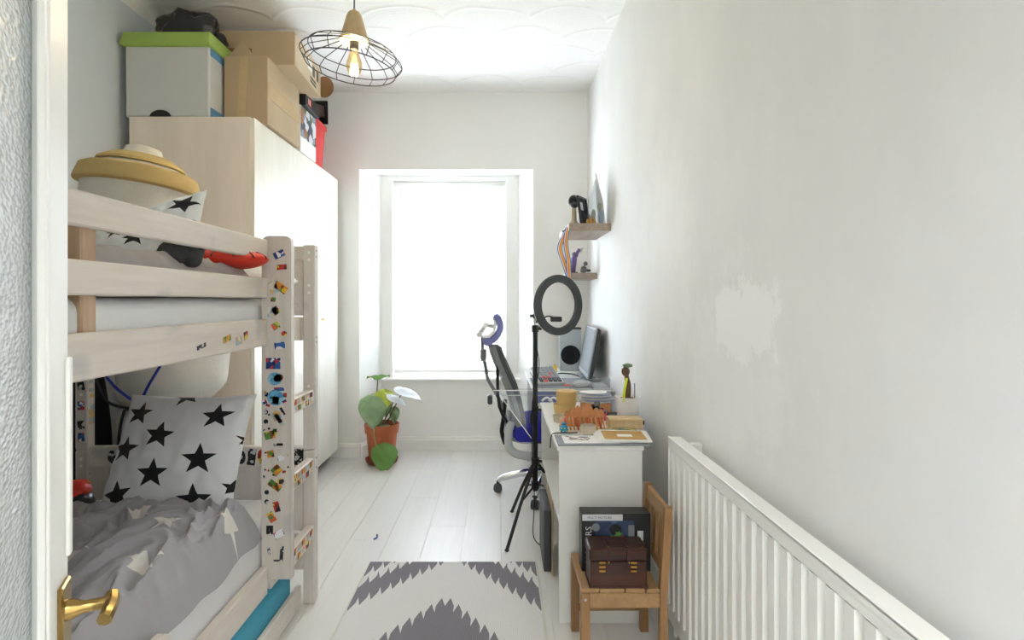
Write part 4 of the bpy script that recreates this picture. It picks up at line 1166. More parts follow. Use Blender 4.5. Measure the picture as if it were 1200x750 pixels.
lump('knob', (QX-0.010, QY-0.005, pz+0.212), (0.019, 0.015, 0.022), 'stem_brown', 0.2, 8, 3, pp_, 2)
lump('tip', (QX, QY, pz+0.240), (0.022, 0.014, 0.010), 'leaf_green', 0.3, 8, 3, pp_, 3)
bm = bm_new(); tube(bm, smooth_pts([(QX-0.028, QY-0.045, pz+0.08), (QX-0.024, QY-0.043, pz+0.13), (QX-0.010, QY-0.03, pz+0.185)], 4), 0.006, 8); tag(obj('neon_stick', bm, 'neon_yellow', smooth=True), 'neon yellow stick standing in the white plant pot', 'stick')
bx('stake', 'mid_grey', (QX+0.027, QX+0.031, QY-0.02, QY-0.015, pz+0.085, pz+0.16), pp_)
def drum(nm, m, x, y, z, r_, h_, label, cat, lid=True):
    t_ = thing(nm, label, cat, (x, y, z))
    bm = bm_new(); lathe(bm, [(0, 0), (r_*0.98, 0), (r_, 0.003), (r_, h_*0.6), (0, h_*0.6)] if lid else [(0, 0), (r_*0.9, 0), (r_, h_), (r_*0.94, h_), (r_*0.84, 0.006), (0, 0.006)], c=(x, y, z), n=36); obj('base', bm, m, t_, True)
    if lid:
        bm = bm_new(); lathe(bm, [(r_*1.02, h_*0.6), (r_*1.03, h_*0.62), (r_*1.02, h_*0.97), (r_*0.97, h_), (r_*0.8, h_*1.02), (0, h_*1.04)], c=(x, y, z), n=36); obj('lid', bm, m, t_, True)
    return t_
drum('round_box', 'bamboo', 0.325, 2.84, T, 0.057, 0.044, 'round bamboo box, lower of the two at the left back of the cabinet', 'box', lid=False)
drum('round_box', 'bamboo', 0.334, 2.838, T+0.045, 0.050, 0.066, 'round lidded bamboo box stacked on the lower bamboo box', 'box')
drum('wooden_dish', 'bone', 0.293, 2.62, T, 0.048, 0.03, 'shallow pale wooden dish at the left edge of the cabinet', 'bowl', lid=False)
drum('wooden_bowl', 'bone', 0.374, 2.385, T, 0.033, 0.036, 'small round plywood bowl in front of the orange model', 'bowl', lid=False)
drum('tape_roll', 'cardboard_brown', 0.375, 2.74, T, 0.036, 0.032, 'brown round tub behind the orange model', 'tub', lid=False)
om = thing('spiky_model', 'orange wooden spiky animal model lying on the cabinet', 'model', (0.37, 2.49, T))
def plate(parent, c, w, h, th, rot, m='orange_wood', nm='plate', tilt=0):
    bm = bm_new(); prism(bm, [(-w/2, 0), (w/2, 0), (w*0.6, h*0.55), (w*0.3, h*0.88), (0, h), (-w*0.3, h*0.88), (-w*0.6, h*0.55)], -th/2, th/2, 'Y')
    bm.transform(Matrix.Translation(Vector(c)) @ Matrix.Rotation(R(rot), 4, 'Z') @ Matrix.Rotation(R(tilt), 4, 'Y')); obj(nm, bm, m, parent)
OX, OY = -0.02, -0.165
bm = bm_new(); prism(bm, [(0.26, T+0.005), (0.45, T+0.005), (0.455, T+0.03), (0.42, T+0.055), (0.37, T+0.06), (0.31, T+0.05), (0.27, T+0.025)], 2.49, 2.495, 'Y'); obj('spine', bm, 'orange_wood', om)
for i in range(7):
    x = 0.305+i*0.0235; h = 0.03+0.034*math.sin(PI*(i+0.6)/7.4)
    plate(om, (x, 2.495+0.01*(-1)**i, T+0.038), 0.027, h, 0.004, 8*(-1)**i, tilt=-14+5*i*0.7)
for i in range(12):
    x = 0.27+i*0.0165
    bm = bm_new(); tube(bm, smooth_pts([(x, 2.485, T+0.045), (x-0.004, 2.44, T+0.036), (x+0.003, 2.43, T+0.004)], 3), [0.005, 0.005, 0.005, 0.004, 0.004, 0.004, 0.003], 5); obj('rib', bm, 'red_orange' if i % 3 == 1 else 'orange_wood', om, True)
dk_ = thing('toy_parts', 'dark tangle of small toy parts behind the orange model', 'toy', (0.50, 2.66, T))
for i in range(9):
    c_ = (0.465+random.uniform(-.03, .04), 2.68+random.uniform(-.03, .03), T+0.02+random.uniform(0, .05))
    bm = bm_new(); box(bm, -0.014, 0.014, -0.01, 0.01, -0.01, 0.012, 0.003, M=Matrix.Translation(c_) @ Matrix.Rotation(random.uniform(0, 3), 4, 'Z') @ Matrix.Rotation(random.uniform(0, 1), 4, 'X')); obj('block', bm, random.choice(['black_plastic', 'navy', 'mid_grey']), dk_)
pk = thing('pink_toy', 'pink spiky plastic toy at the right of the orange model', 'toy', (0.475, 2.57, T))
for i in range(7):
    a = R(20+i*22); c_ = Vector((0.455, 2.565, T+0.015))
    bm = bm_new(); tube(bm, [c_, c_+Vector((0.025*math.cos(a), 0.008*(i % 3-1), 0.03*math.sin(a))), c_+Vector((0.045*math.cos(a), 0.01*(i % 3-1), 0.055*math.sin(a)+0.004))], [0.009, 0.007, 0.002], 7); obj('spike', bm, 'pink_plastic', pk, True)
bb = thing('blue_bottle', 'tiny round blue bottle with yellow dots at the front left of the cabinet', 'bottle', (0.272, 2.40, T))
BO = (0.272, 2.40)
bm = bm_new(); lathe(bm, [(0, 0), (0.012, 0), (0.019, 0.008), (0.019, 0.022), (0.012, 0.031), (0.008, 0.034), (0.009, 0.042), (0.006, 0.044), (0, 0.044)], c=(*BO, T), n=24); obj('glass', bm, 'blue_glass', bb, True)
for k in range(7):
    a = R(-150+k*22); z = 0.01+0.012*(k % 2); p = Vector((BO[0]+0.019*math.cos(a), BO[1]+0.019*math.sin(a), T+z)); bm = bm_new(); ellipsoid(bm, p, (0.0025, 0.0025, 0.0025), 6, 4); obj('dot', bm, 'neon_yellow', bb, True)
bm = bm_new(); tube(bm, smooth_pts([(0.212, 2.38, T-0.06), (0.217, 2.38, T-0.01), (0.235, 2.375, T+0.004), (0.29, 2.365, T+0.007), (0.325, 2.37, T+0.007)], 5), 0.0025, 6); tag(obj('black_cable', bm, 'black_plastic', smooth=True), 'thin black cable over the left edge of the cabinet', 'cable')
for k in range(7):
    bm = bm_new(); a = R(random.uniform(-14, 14)); r0 = 0.077+random.uniform(-.012, .008)
    prism(bm, [(r0*1.05*math.cos(t)*(1+0.12*math.sin(3*t+k)), r0*0.8*math.sin(t)) for t in [2*PI*i/16 for i in range(16)]], 0, 0.003, 'Z')
    bm.transform(Matrix.Translation((0.488+random.uniform(-.01, .01), 2.87, T+0.05+k*0.0075)) @ Matrix.Rotation(a, 4, 'Z') @ Matrix.Rotation(R(random.uniform(-2, 2)), 4, 'Y'))
    tag(obj('paper_offcut', bm, 'lilac_paper' if k % 2 else 'paper'), 'pale cut sheet, topmost of the pile behind the toys on the cabinet' if k == 6 else ('pale blue cut sheet in the pile behind the toys on the cabinet' if k % 2 else 'white cut sheet in the pile behind the toys on the cabinet'), 'paper', 'cut sheets piled behind the toys')
stack('brown_book', 'orange_wood', 0.485, 2.87, 0.13, 0.13, 0.048, 3, T, 'orange brown book under the pile of pale blue sheets', 'book')

# ================================================================== DESK
dz = 0.72; dx0, dx1, dy0, dy1 = 0.19, 0.675, 3.42, 4.42
dk = thing('desk', 'white desk against the right wall under the monitor', 'desk', (0.43, 3.9, 0))
bx('desktop', 'cabinet_white', (dx0, dx1, dy0, dy1, dz-0.02, dz), dk, 0.003)
bx('side_panel', 'cabinet_white', (dx0+0.25, dx1, dy0+0.01, dy0+0.03, 0, dz-0.02), dk, 0.002)
bx('side_panel', 'cabinet_white', (dx0+0.02, dx1, dy1-0.04, dy1-0.02, 0, dz-0.02), dk, 0.002)
bx('apron', 'chair_lilac', (dx0+0.04, dx1-0.02, dy0+0.06, dy0+0.075, dz-0.10, dz-0.02), dk, 0.002)
ac = thing('acrylic_shelf', 'clear acrylic shelf strip fixed along the front of the desk', 'shelf', (0.3, 3.38, 0.69))
bx('shelf_plate', 'clear_acrylic', (-0.04, 0.685, 3.34, 3.415, 0.694, 0.722), ac, 0.004)
bx('raised_edge', 'plastic_white', (-0.04, 0.685, 3.337, 3.3395, 0.718, 0.724), ac)
bx('lower_edge', 'light_grey', (0.01, 0.685, 3.337, 3.3395, 0.690, 0.694), ac)
for x in (0.25, 0.42, 0.55): bx('divider', 'clear_acrylic', (x, x+0.003, 3.342, 3.41, 0.722, 0.735), ac)
bm = bm_new(); prism(bm, [(0.0, 0.70), (0.19, 0.43), (0.20, 0.43), (0.20, 0.70)], 3.352, 3.355, 'Y'); obj('side_gusset', bm, 'clear_acrylic', ac)
bm = bm_new(); tube(bm, [(0.0, 3.35, 0.69), (0.19, 3.35, 0.43)], 0.003, 6); obj('gusset_edge', bm, 'plastic_white', ac)
# mat, keyboard, mouse
tag(bx('desk_mat', 'slate_card', (0.205, 0.575, 3.425, 3.86, dz+0.0005, dz+0.004), None, 0.001), 'grey desk mat with red streaks under the keyboard', 'mat')
mat_o = [o for o in C.objects if o.name.startswith('desk_mat')][0]
MATS['slate_card']
mr = bm_new()
for k in range(5):
    a = R(-60+k*28); prism(mr, [(0.39+0.01*math.cos(a+1.57), 3.53+0.01*math.sin(a+1.57)), (0.39-0.01*math.cos(a+1.57), 3.53-0.01*math.sin(a+1.57)), (0.39+0.09*math.cos(a), 3.53+0.09*math.sin(a))], dz+0.0041, dz+0.0045)
tag(obj('red_print', mr, 'key_red', mat_o), 'red streaks')
kb = thing('keyboard', 'light grey keyboard with dark and red keys, tilted on the desk mat', 'keyboard', (0.31, 3.70, dz+0.005))
Mk = Matrix.Translation((0.30, 3.68, dz+0.006)) @ Matrix.Rotation(R(7), 4, 'Z') @ Matrix.Rotation(R(10), 4, 'X')
bm = bm_new(); box(bm, -0.085, 0.085, -0.16, 0.16, 0.026, 0.046, 0.004, M=Mk); obj('case', bm, 'light_grey', kb)
bm = bm_new(); box(bm, -0.08, 0.08, -0.155, 0.155, 0.005, 0.027, 0.004, M=Mk); obj('underside', bm, 'black_plastic', kb)
for r_ in range(5):
    for q in range(9):
        bm = bm_new(); x = -0.07+r_*0.029; y = -0.15+q*0.034
        box(bm, x, x+0.025, y, y+0.029, 0.046, 0.056, 0.003, M=Mk)
        obj('key', bm, 'key_red' if (q, r_) in ((2, 1), (2, 2), (0, 1), (4, 3)) else ('key_grey' if q > 1 else 'dark_grey'), kb)
ms_ = thing('mouse', 'pale grey computer mouse on the right of the desk mat', 'mouse', (0.49, 3.50, dz+0.005))
bm = bm_new(); ellipsoid(bm, (0.5, 3.50, dz+0.008), (0.06, 0.036, 0.034), 20, 12)
for v in bm.verts:
    if v.co.z < dz+0.005: v.co.z = dz+0.005
obj('shell', bm, 'light_grey', ms_, True); bx('mouse_base', 'dark_grey', (0.45, 0.55, 3.475, 3.525, dz+0.0042, dz+0.007), ms_)
# monitor, facing the room, leaning back a little
mo = thing('monitor', 'silver grey flat monitor on the desk by the right wall', 'monitor', (0.6, 3.86, dz))
Mm = Matrix.Translation((0.592, 3.975, dz+0.018)) @ Matrix.Rotation(R(-2.2), 4, 'Z') @ Matrix.Rotation(R(10.5), 4, 'Y')
bm = bm_new(); box(bm, -0.012, 0.0, -0.285, 0.285, 0.0, 0.34, 0.004, M=Mm); obj('bezel', bm, 'silver', mo)
bm = bm_new(); box(bm, -0.0135, -0.012, -0.27, 0.27, 0.03, 0.325, M=Mm); obj('screen', bm, 'screen_grey', mo)
bm = bm_new(); prism(bm, [(0, 0.0), (0.022, 0.01), (0.032, 0.2), (0.02, 0.33), (0, 0.34)], -0.285, 0.285, 'Y'); bm.transform(Mm); obj('back_shell', bm, 'dark_grey', mo)
bm = bm_new(); box(bm, -0.05, 0.06, -0.1, 0.1, -0.0, 0.01, 0.003, M=Matrix.Translation((0.60, 3.97, dz))); obj('foot', bm, 'silver', mo)
# speaker tower
sp = thing('speaker', 'silver upright speaker with a black round cone beside the monitor', 'speaker', (XP(669, 4.2), 4.3, dz))
sx0, sx1 = XP(656, 4.29), XP(681, 4.29)
bx('cabinet', 'silver', (sx0, sx1, 4.29, 4.40, dz, 1.25-(386-353)/FPX*4.29), sp, 0.004)
bx('top_cap', 'dark_grey', (sx0-0.002, sx1+0.002, 4.288, 4.402, 1.25-(386-353)/FPX*4.29, 1.25-(384-353)/FPX*4.29), sp, 0.001)
bm = bm_new(); cc = W(668.5, 416, 4.29)
lathe(bm, [(0.074, 0), (0.074, 0.006), (0.068, 0.008), (0.03, 0.002), (0, 0.004)], n=40, M=Matrix.Translation(cc) @ Matrix.Rotation(R(90), 4, 'X')); obj('cone', bm, 'navy', sp, True)
bm = bm_new(); tube(bm, smooth_pts([(0.40, 4.0, dz+0.006), (0.44, 4.1, dz+0.006), (0.52, 4.05, dz+0.006), (0.56, 3.9, dz+0.006), (0.60, 3.72, dz+0.006), (0.64, 3.6, dz+0.02)], 5), 0.005, 6); tag(obj('black_cable', bm, 'black_plastic', smooth=True), 'black cable curling on the desk behind the keyboard', 'cable')
# little plastic toys / pots behind the keyboard
for k, (px, m_, h_, lab) in enumerate(((640, 'leaf_green', 0.05, 'green paper slip standing behind the keyboard'), (645, 'mid_grey', 0.06, 'grey pen standing behind the keyboard'), (650, 'ribbon_yellow', 0.075, 'yellow paper slip standing behind the keyboard'))):
    x = XP(px, 4.1); bm = bm_new(); prism(bm, [(x-0.02, dz), (x+0.02, dz), (x+0.016, dz+h_*0.7), (x-0.005, dz+h_)], 4.1, 4.115, 'Y'); tag(obj('paper_slip' if k != 1 else 'pen', bm, m_), lab, 'slip' if k != 1 else 'pen')
# crystal clear plastic tray on desk corner
ct = thing('plastic_tray', 'clear plastic tray at the right front corner of the desk', 'tray', (0.62, 3.46, dz))
bm = bm_new()
for (a, b, c, d) in ((0.56, 0.67, 3.425, 3.428), (0.56, 0.67, 3.50, 3.503), (0.56, 0.563, 3.428, 3.50), (0.667, 0.67, 3.428, 3.50)): box(bm, a, b, c, d, dz+0.001, dz+0.06)
box(bm, 0.56, 0.67, 3.425, 3.503, dz+0.0005, dz+0.003); obj('tray_body', bm, 'clear_acrylic', ct)
# white cable hooks hanging by the desk
for (px, py, lab) in ((641, 478, 'white plastic hanger clip below the desk, above the cabinet'), (643, 520, 'white plastic hanger clip low beside the cabinet')):
    d = 3.12; bm = bm_new()
    for o_ in (0, 8):
        tube(bm, smooth_pts([W(px-6+o_, py+12, d), W(px+4+o_, py+6, d), W(px+6+o_, py-6, d), W(px+o_, py-12, d), W(px-6+o_, py-8, d)], 5), 0.0065, 7)
    tube(bm, [W(px-6, py+12, d), W(px+12, py+16, d)], 0.0065, 7)
    tag(obj('hanger_clip', bm, 'plastic_white', smooth=True), lab, 'clip')

# ================================================================== OFFICE CHAIR
CH = Vector((0.31, 3.69, 0))
oc = thing('office_chair', 'blue mesh office chair with headrest and chrome star base at the desk', 'office chair', CH)
dC = 3.69
def q(px, py): p = W(px, py, dC); return (p.x, p.z)
# star base
bm = bm_new()
tube(bm, [CH+Vector((0, 0, 0.09)), CH+Vector((0, 0, 0.17))], [0.045, 0.03], 16); obj('hub', bm, 'chrome', oc, True)
angA = math.atan2(3.69-3.69, -0.017-0.31)
for k in range(5):
    a = PI+R(0)+k*2*PI/5
    d = Vector((math.cos(a), math.sin(a), 0))
    bm = bm_new(); tube(bm, smooth_pts([CH+d*0.03+Vector((0, 0, 0.135)), CH+d*0.15+Vector((0, 0, 0.128)), CH+d*0.29+Vector((0, 0, 0.095)), CH+d*0.325+Vector((0, 0, 0.075))], 4), [0.026]*5+[0.022]*4+[0.018]*4, 10); lg = obj('base_leg', bm, 'chrome', oc, True)
    cp = CH+d*0.325
    s_ = Vector((-d.y, d.x, 0))
    bm = bm_new()
    for e in (-0.014, 0.014):
        M = Matrix.Translation(cp+s_*e+Vector((0, 0, 0.028))) @ s_.to_track_quat('Z', 'Y').to_matrix().to_4x4()
        lathe(bm, [(0, -0.009), (0.024, -0.009), (0.028, -0.005), (0.028, 0.005), (0.024, 0.009), (0, 0.009)], n=20, M=M)
    tube(bm, [cp+Vector((0, 0, 0.03)), cp+Vector((0, 0, 0.075))], 0.009, 8)
    obj('caster', bm, 'dark_grey', lg, True)
bm = bm_new(); tube(bm, [CH+Vector((0, 0, 0.17)), CH+Vector((0, 0, 0.30))], 0.022, 14); obj('gas_lift', bm, 'black_plastic', oc, True)
bm = bm_new(); tube(bm, [CH+Vector((0, 0, 0.30)), CH+Vector((0, 0, 0.37))], 0.028, 14); box(bm, CH.x-0.1, CH.x+0.1, CH.y-0.08, CH.y+0.08, 0.335, 0.375, 0.01); obj('seat_plate', bm, 'black_plastic', oc, True)
# seat cushion
bm = bm_new(); box(bm, CH.x-0.23, CH.x+0.22, CH.y-0.23, CH.y+0.23, 0.375, 0.475, bev=0.04, seg=4)
bmesh.ops.subdivide_edges(bm, edges=[e for e in bm.edges if e.calc_length() > 0.1], cuts=6, use_grid_fill=True)
for v in bm.verts:
    if v.co.z > 0.42: v.co.z += 0.04*(1-((v.co.x-CH.x)/0.24)**2)*(1-0.5*((v.co.y-CH.y)/0.24)**2)
obj('seat', bm, 'chair_blue', oc, True)
# back: curved shell, pad in front (+X side), spine behind
prof_b = [q(576, 405), q(580, 418), q(588, 436), q(596, 455), q(602, 475), q(604, 492), q(600, 508)]
pb = smooth_pts([(a, b, 0) for a, b in prof_b], 5)
def back_shell(nm, off0, off1, halfw, m, curve=0.05):
    bm = bm_new(); rows = []
    K = 10
    for p_i, p in enumerate(pb):
        f = p_i/(len(pb)-1); hw = halfw*(0.55+0.45*math.sin(min(1, f*1.6+0.15)*PI/2))
        tt = 1 if 0.05 < f < 0.95 else 0.4
        for off in (0,):
            row = [[(p.x+off0+curve*(1-abs(k/K*2-1)**2)*-1+curve, dC+hw*(k/K*2-1), p.y), (p.x+off1*tt+curve*(1-abs(k/K*2-1)**2)*-1+curve, dC+hw*(k/K*2-1), p.y)] for k in range(K+1)]
        rows.append([[bm.verts.new(a) for a in pr_] for pr_ in row])
    for i in range(len(rows)-1):
        for k in range(K):
            for s in (0, 1): bm.faces.new((rows[i][k][s], rows[i][k+1][s], rows[i+1][k+1][s], rows[i+1][k][s]))
        for k in (0, K): bm.faces.new((rows[i][k][0], rows[i][k][1], rows[i+1][k][1], rows[i+1][k][0]))
    for i in (0, -1):
        for k in range(K): bm.faces.new((rows[i][k][0], rows[i][k+1][0], rows[i][k+1][1], rows[i][k][1]))
    obj(nm, bm, m, oc, True)
back_shell('back_frame', -0.025, 0.002, 0.215, 'mid_grey', 0.03)
back_shell('back_pad', 0.002, 0.03, 0.20, 'dark_grey', 0.03)
spn = [W(565, 393, dC), W(566, 415, dC), W(569, 430, dC), W(572, 445, dC), W(582, 462, dC), W(590, 480, dC), W(594, 500, dC)]
bm = bm_new(); tube(bm, smooth_pts(spn, 5), 0.011, 8); obj('spine', bm, 'mid_grey', oc, True)
bm = bm_new(); p = W(566.5, 416, dC); box(bm, p.x-0.02, p.x+0.02, dC-0.025, dC+0.025, p.z-0.04, p.z+0.04, 0.008); obj('height_slider', bm, 'mid_grey', oc)
bm = bm_new(); p = W(575, 468, dC); box(bm, p.x-0.02, p.x+0.012, dC-0.03, dC+0.03, p.z-0.03, p.z+0.03, 0.008); obj('back_knob', bm, 'dark_grey', oc)
# light U shaped support from back to seat, both sides
for s in (-0.2, 0.2):
    bm = bm_new(); pts_ = smooth_pts([W(598, 487, dC), W(595, 505, dC), W(598, 518, dC), W(612, 524, dC), W(635, 524, dC)], 5)
    tube(bm, [p+Vector((0, s, 0)) for p in pts_], 0.026, 10); obj('seat_support', bm, 'light_grey', oc, True)
bm = bm_new(); tube(bm, smooth_pts([W(592, 468, dC), W(590, 490, dC), W(588, 506, dC), W(592, 520, dC)], 4), 0.014, 8); obj('lumbar_bar', bm, 'black_plastic', oc, True)
bm = bm_new(); tube(bm, smooth_pts([W(578, 420, dC)+Vector((0.03, -.15, 0)), W(580, 470, dC)+Vector((0.03, -.2, 0)), W(600, 500, dC)+Vector((0.02, -.2, 0))], 4), 0.010, 8); obj('back_edge', bm, 'black_plastic', oc, True)
# headrest
outer = [q(581, 368), q(586, 370), q(589.5, 378), q(589, 387), q(584, 396), q(576, 402), q(569, 403)]
inner = [q(566, 395), q(574, 395), q(580, 390), q(582.5, 382), q(581, 375), q(578, 371)]
K = smooth_pts([(a, b, 0) for a, b in outer+inner], 3)
bm = bm_new(); prism(bm, [(p.x, p.y) for p in K], dC-0.14, dC+0.14, 'Y'); hr = obj('headrest', bm, 'chair_lilac', oc, True)
K2 = [q(577.5, 371.5), q(580.6, 375), q(582, 382), q(579.5, 389.5), q(574, 394.5), q(566, 394.6), q(564.5, 392), q(573, 391), q(578, 386), q(579, 379)]
bm = bm_new(); prism(bm, K2, dC-0.13, dC+0.13, 'Y'); obj('headrest_shell', bm, 'plastic_white', hr)
bm = bm_new(); tube(bm, [W(562, 392, dC), W(569, 381, dC), W(581, 383, dC)], 0.016, 8); obj('headrest_arm', bm, 'light_grey', oc, True)
for p_ in ((561.5, 392), (569, 381)):
    bm = bm_new(); p = W(*p_, dC); lathe(bm, [(0, -0.03), (0.019, -0.03), (0.019, 0.03), (0, 0.03)], n=16, M=Matrix.Translation(p) @ Matrix.Rotation(R(90), 4, 'X')); obj('joint', bm, 'plastic_white', oc, True)

# ================================================================== RING LIGHT ON TRIPOD
rl = thing('ring_light', 'black ring light on a slim black tripod stand by the desk', 'ring light', (0.19, 3.07, 0))
dT = 3.07; tx = 0.192
bm = bm_new(); tube(bm, [(tx, dT, 0.22), (tx, dT, 1.12)], 0.0135, 12); obj('pole', bm, 'black_metal', rl, True)
bm = bm_new(); tube(bm, [(tx, dT, 1.12), (tx, dT, 1.17)], 0.006, 8); obj('inner_pole', bm, 'silver', rl, True)
for z, r_ in ((1.10, 0.019), (0.66, 0.018), (0.38, 0.022), (0.25, 0.022)):
    bm = bm_new(); tube(bm, [(tx, dT, z-0.018), (tx, dT, z+0.018)], r_, 12); tube(bm, [(tx, dT, z), (tx+0.035, dT-0.01, z)], 0.007, 8); obj('collar', bm, 'black_plastic', rl, True)
feet = [(XP(594, 2.81), 2.81), (XP(600, 3.33), 3.33), (0.43, 3.24)]
for fx, fy in feet:
    bm = bm_new(); tube(bm, [(tx, dT, 0.385), (tx+(fx-tx)*0.55, dT+(fy-dT)*0.55, 0.19), (fx, fy, 0.008)], 0.009, 8); l_ = obj('leg', bm, 'black_metal', rl, True)
    bm = bm_new(); tube(bm, [(tx, dT, 0.25), (tx+(fx-tx)*0.5, dT+(fy-dT)*0.5, 0.205)], 0.006, 6); obj('brace', bm, 'black_metal', l_, True)
    bm = bm_new(); ellipsoid(bm, (fx, fy, 0.008), (0.012, 0.012, 0.008), 10, 6); obj('rubber_foot', bm, 'black_plastic', l_, True)
rc_ = W(654.5, 357.5, dT)
Mr = Matrix.Translation(rc_) @ Matrix.Rotation(R(34), 4, 'Z') @ Matrix.Rotation(R(90), 4, 'X')
ro_, ri_ = 0.164, 0.124
bm = bm_new(); n = 64; rg = []
for k in range(n):
    t = 2*PI*k/n; rg.append([bm.verts.new((r_*math.cos(t), r_*math.sin(t), z_)) for r_, z_ in ((ri_, 0.011), (ro_, 0.011), (ro_+0.002, 0.0), (ro_, -0.009), (ri_, -0.009))])
for k in range(n):
    A, B = rg[k], rg[(k+1) % n]
    for j in range(5): bm.faces.new((A[j], B[j], B[(j+1) % 5], A[(j+1) % 5]))
bm.transform(Mr); obj('ring_housing', bm, 'dark_grey', rl, True)
bm = bm_new(); rg = []
for k in range(n):
    t = 2*PI*k/n; rg.append([bm.verts.new((r_*math.cos(t), r_*math.sin(t), z_)) for r_, z_ in ((ri_-0.003, -0.010), (ro_+0.001, -0.010), (ro_+0.001, -0.013), (ri_-0.003, -0.013))])
for k in range(n):
    A, B = rg[k], rg[(k+1) % n]
    for j in range(4): bm.faces.new((A[j], B[j], B[(j+1) % 4], A[(j+1) % 4]))
bm.transform(Mr); obj('diffuser', bm, 'plastic_white', rl, True)
hb = Vector((tx, dT, 1.17))
bm = bm_new(); ellipsoid(bm, hb, (0.015, 0.015, 0.018), 12, 8); tube(bm, [hb, Mr @ Vector((-0.15, -0.09, 0))], 0.006, 8); tube(bm, [hb+Vector((-.03, 0, 0)), hb+Vector((0.02, 0, 0))], 0.008, 8); obj('swivel_head', bm, 'black_plastic', rl, True)
bm = bm_new(); cpos = W(650, 374, dT+0.02)
box(bm, cpos.x-0.024, cpos.x+0.038, dT, dT+0.025, cpos.z-0.014, cpos.z+0.014, 0.004); obj('phone_clamp', bm, 'black_plastic', rl)
bm = bm_new(); tube(bm, smooth_pts([W(632, 384, dT), W(636, 376, dT), W(640, 371, dT), W(646, 371, dT), W(649, 373, dT)], 4), 0.004, 6); obj('gooseneck', bm, 'black_plastic', rl, True)
bm = bm_new(); tube(bm, smooth_pts([(tx-0.012, dT-0.012, 1.08), (tx+0.02, dT-0.02, 0.9), (tx-0.016, dT-0.018, 0.7), (tx-0.018, dT-0.018, 0.4), (tx-0.01, 2.98, 0.2), (tx-0.02, 2.92, 0.04), (tx+0.02, 2.86, 0.004), (tx+0.06, 2.80, 0.004), (0.29, 2.78, 0.004)][:8], 6), 0.0028, 6)
tag(obj('power_cord', bm, 'black_plastic', smooth=True), 'thin black cord running down the tripod and onto the floor', 'cord')
bm = bm_new(); box(bm, tx-0.03, tx-0.014, dT-0.012, dT+0.012, 0.58, 0.64, 0.005); obj('remote', bm, 'black_plastic', rl)

# ================================================================== PLANT BY THE WINDOW
pX, pY = XP(447.5, 4.36), 4.36
pot = thing('potted_plant', 'leafy green plant in a terracotta pot on the floor by the window', 'plant', (pX, pY, 0))
bm = bm_new(); lathe(bm, [(0, 0), (0.095, 0), (0.115, 0.008), (0.128, 0.038), (0.121, 0.038), (0.108, 0.014), (0, 0.012)], c=(pX, pY, 0), n=40); obj('saucer', bm, 'terracotta_dark', pot, True)
bm = bm_new(); lathe(bm, [(0, 0.013), (0.093, 0.013), (0.097, 0.02), (0.117, 0.235), (0.127, 0.237), (0.133, 0.305), (0.127, 0.307), (0.122, 0.28), (0.112, 0.25), (0, 0.25)], c=(pX, pY, 0), n=40); obj('pot', bm, 'terracotta', pot, True)
bm = bm_new(); lathe(bm, [(0.116, 0.255), (0.06, 0.265), (0, 0.268)], c=(pX, pY, 0), n=24); obj('soil', bm, 'soil', pot, True)
def heart(nm, pos, size, yaw, pitch, m, wfac=1.0, cup=0.25, parent=pot):
    bm = bm_new(); rows = []
    N1, N2 = 12, 8
    for i in range(N1+1):
        t = i/N1
        hw = size*0.52*wfac*(math.sin(PI*t**0.62)**0.85)*(1 if t > 0 else 0)
        yb = size*(t-0.12)
        row = []
        for j in range(-N2//2, N2//2+1):
            s = j/(N2/2)
            x = hw*s; back = -size*0.22*(abs(s)**1.6)*(1-t)**1.5*1.2
            z = -cup*size*0.5*(abs(s)**1.5)-0.25*size*(t-0.3)**2+0.01*math.sin(6*t+3*s)
            row.append(bm.verts.new((x, yb+back, z)))
        rows.append(row)
    for A, B in zip(rows, rows[1:]):
        for j in range(N2): bm.faces.new((A[j], A[j+1], B[j+1], B[j]))
    bmesh.ops.remove_doubles(bm, verts=bm.verts, dist=0.0003)
    thicken(bm, 0.0012)
    bm.transform(Matrix.Translation(Vector(pos)) @ Matrix.Rotation(R(yaw), 4, 'Z') @ Matrix.Rotation(R(pitch), 4, 'X'))
    return obj(nm, bm, m, parent, True)
def stem(pts, r_=0.0045, m='stem_green'):
    bm = bm_new(); tube(bm, smooth_pts(pts, 6), r_, 7); obj('stem', bm, m, pot, True)
b0 = Vector((pX, pY, 0.26))
lf = [((437, 474, 4.25), 0.205, 200, -68, 'leaf_green', 1.0), ((434, 464, 4.36), 0.15, 160, -25, 'leaf_green', 1.1), ((450, 462, 4.34), 0.14, 190, -60, 'leaf_yellow', 1.1),
      ((462, 464, 4.32), 0.15, -100, -28, 'leaf_pale', 0.8), ((474, 455, 4.30), 0.20, -105, -22, 'leaf_pale', 0.8), ((462, 482, 4.34), 0.11, 185, -75, 'leaf_green', 0.7),
      ((452, 474, 4.36), 0.11, 175, -72, 'leaf_green', 0.7), ((443, 441, 4.36), 0.10, 85, 5, 'leaf_bright', 0.7), ((443, 441, 4.36), 0.10, -80, 12, 'leaf_bright', 0.6)]
for p, s, yw, pt_, m_, wf in lf:
    P_ = W(*p); heart('leaf', P_, s, yw, pt_, m_, wf)
    mid = (b0+P_)/2+Vector((0.02*(1 if P_.x > pX else -1), 0, 0.03))
    stem([b0+Vector((random.uniform(-.03, .03), 0, 0)), mid, P_], 0.004, 'stem_brown' if P_.x > pX+0.03 else 'stem_green')
P_ = W(450, 533, 4.16); heart('leaf', P_+Vector((0, 0, 0.02)), 0.18, 185, -82, 'leaf_bright', 1.05, 0.15)
stem([b0+Vector((-0.03, -0.05, 0)), W(438, 505, 4.20), W(441, 522, 4.14), P_+Vector((0, 0, 0.02))], 0.004)
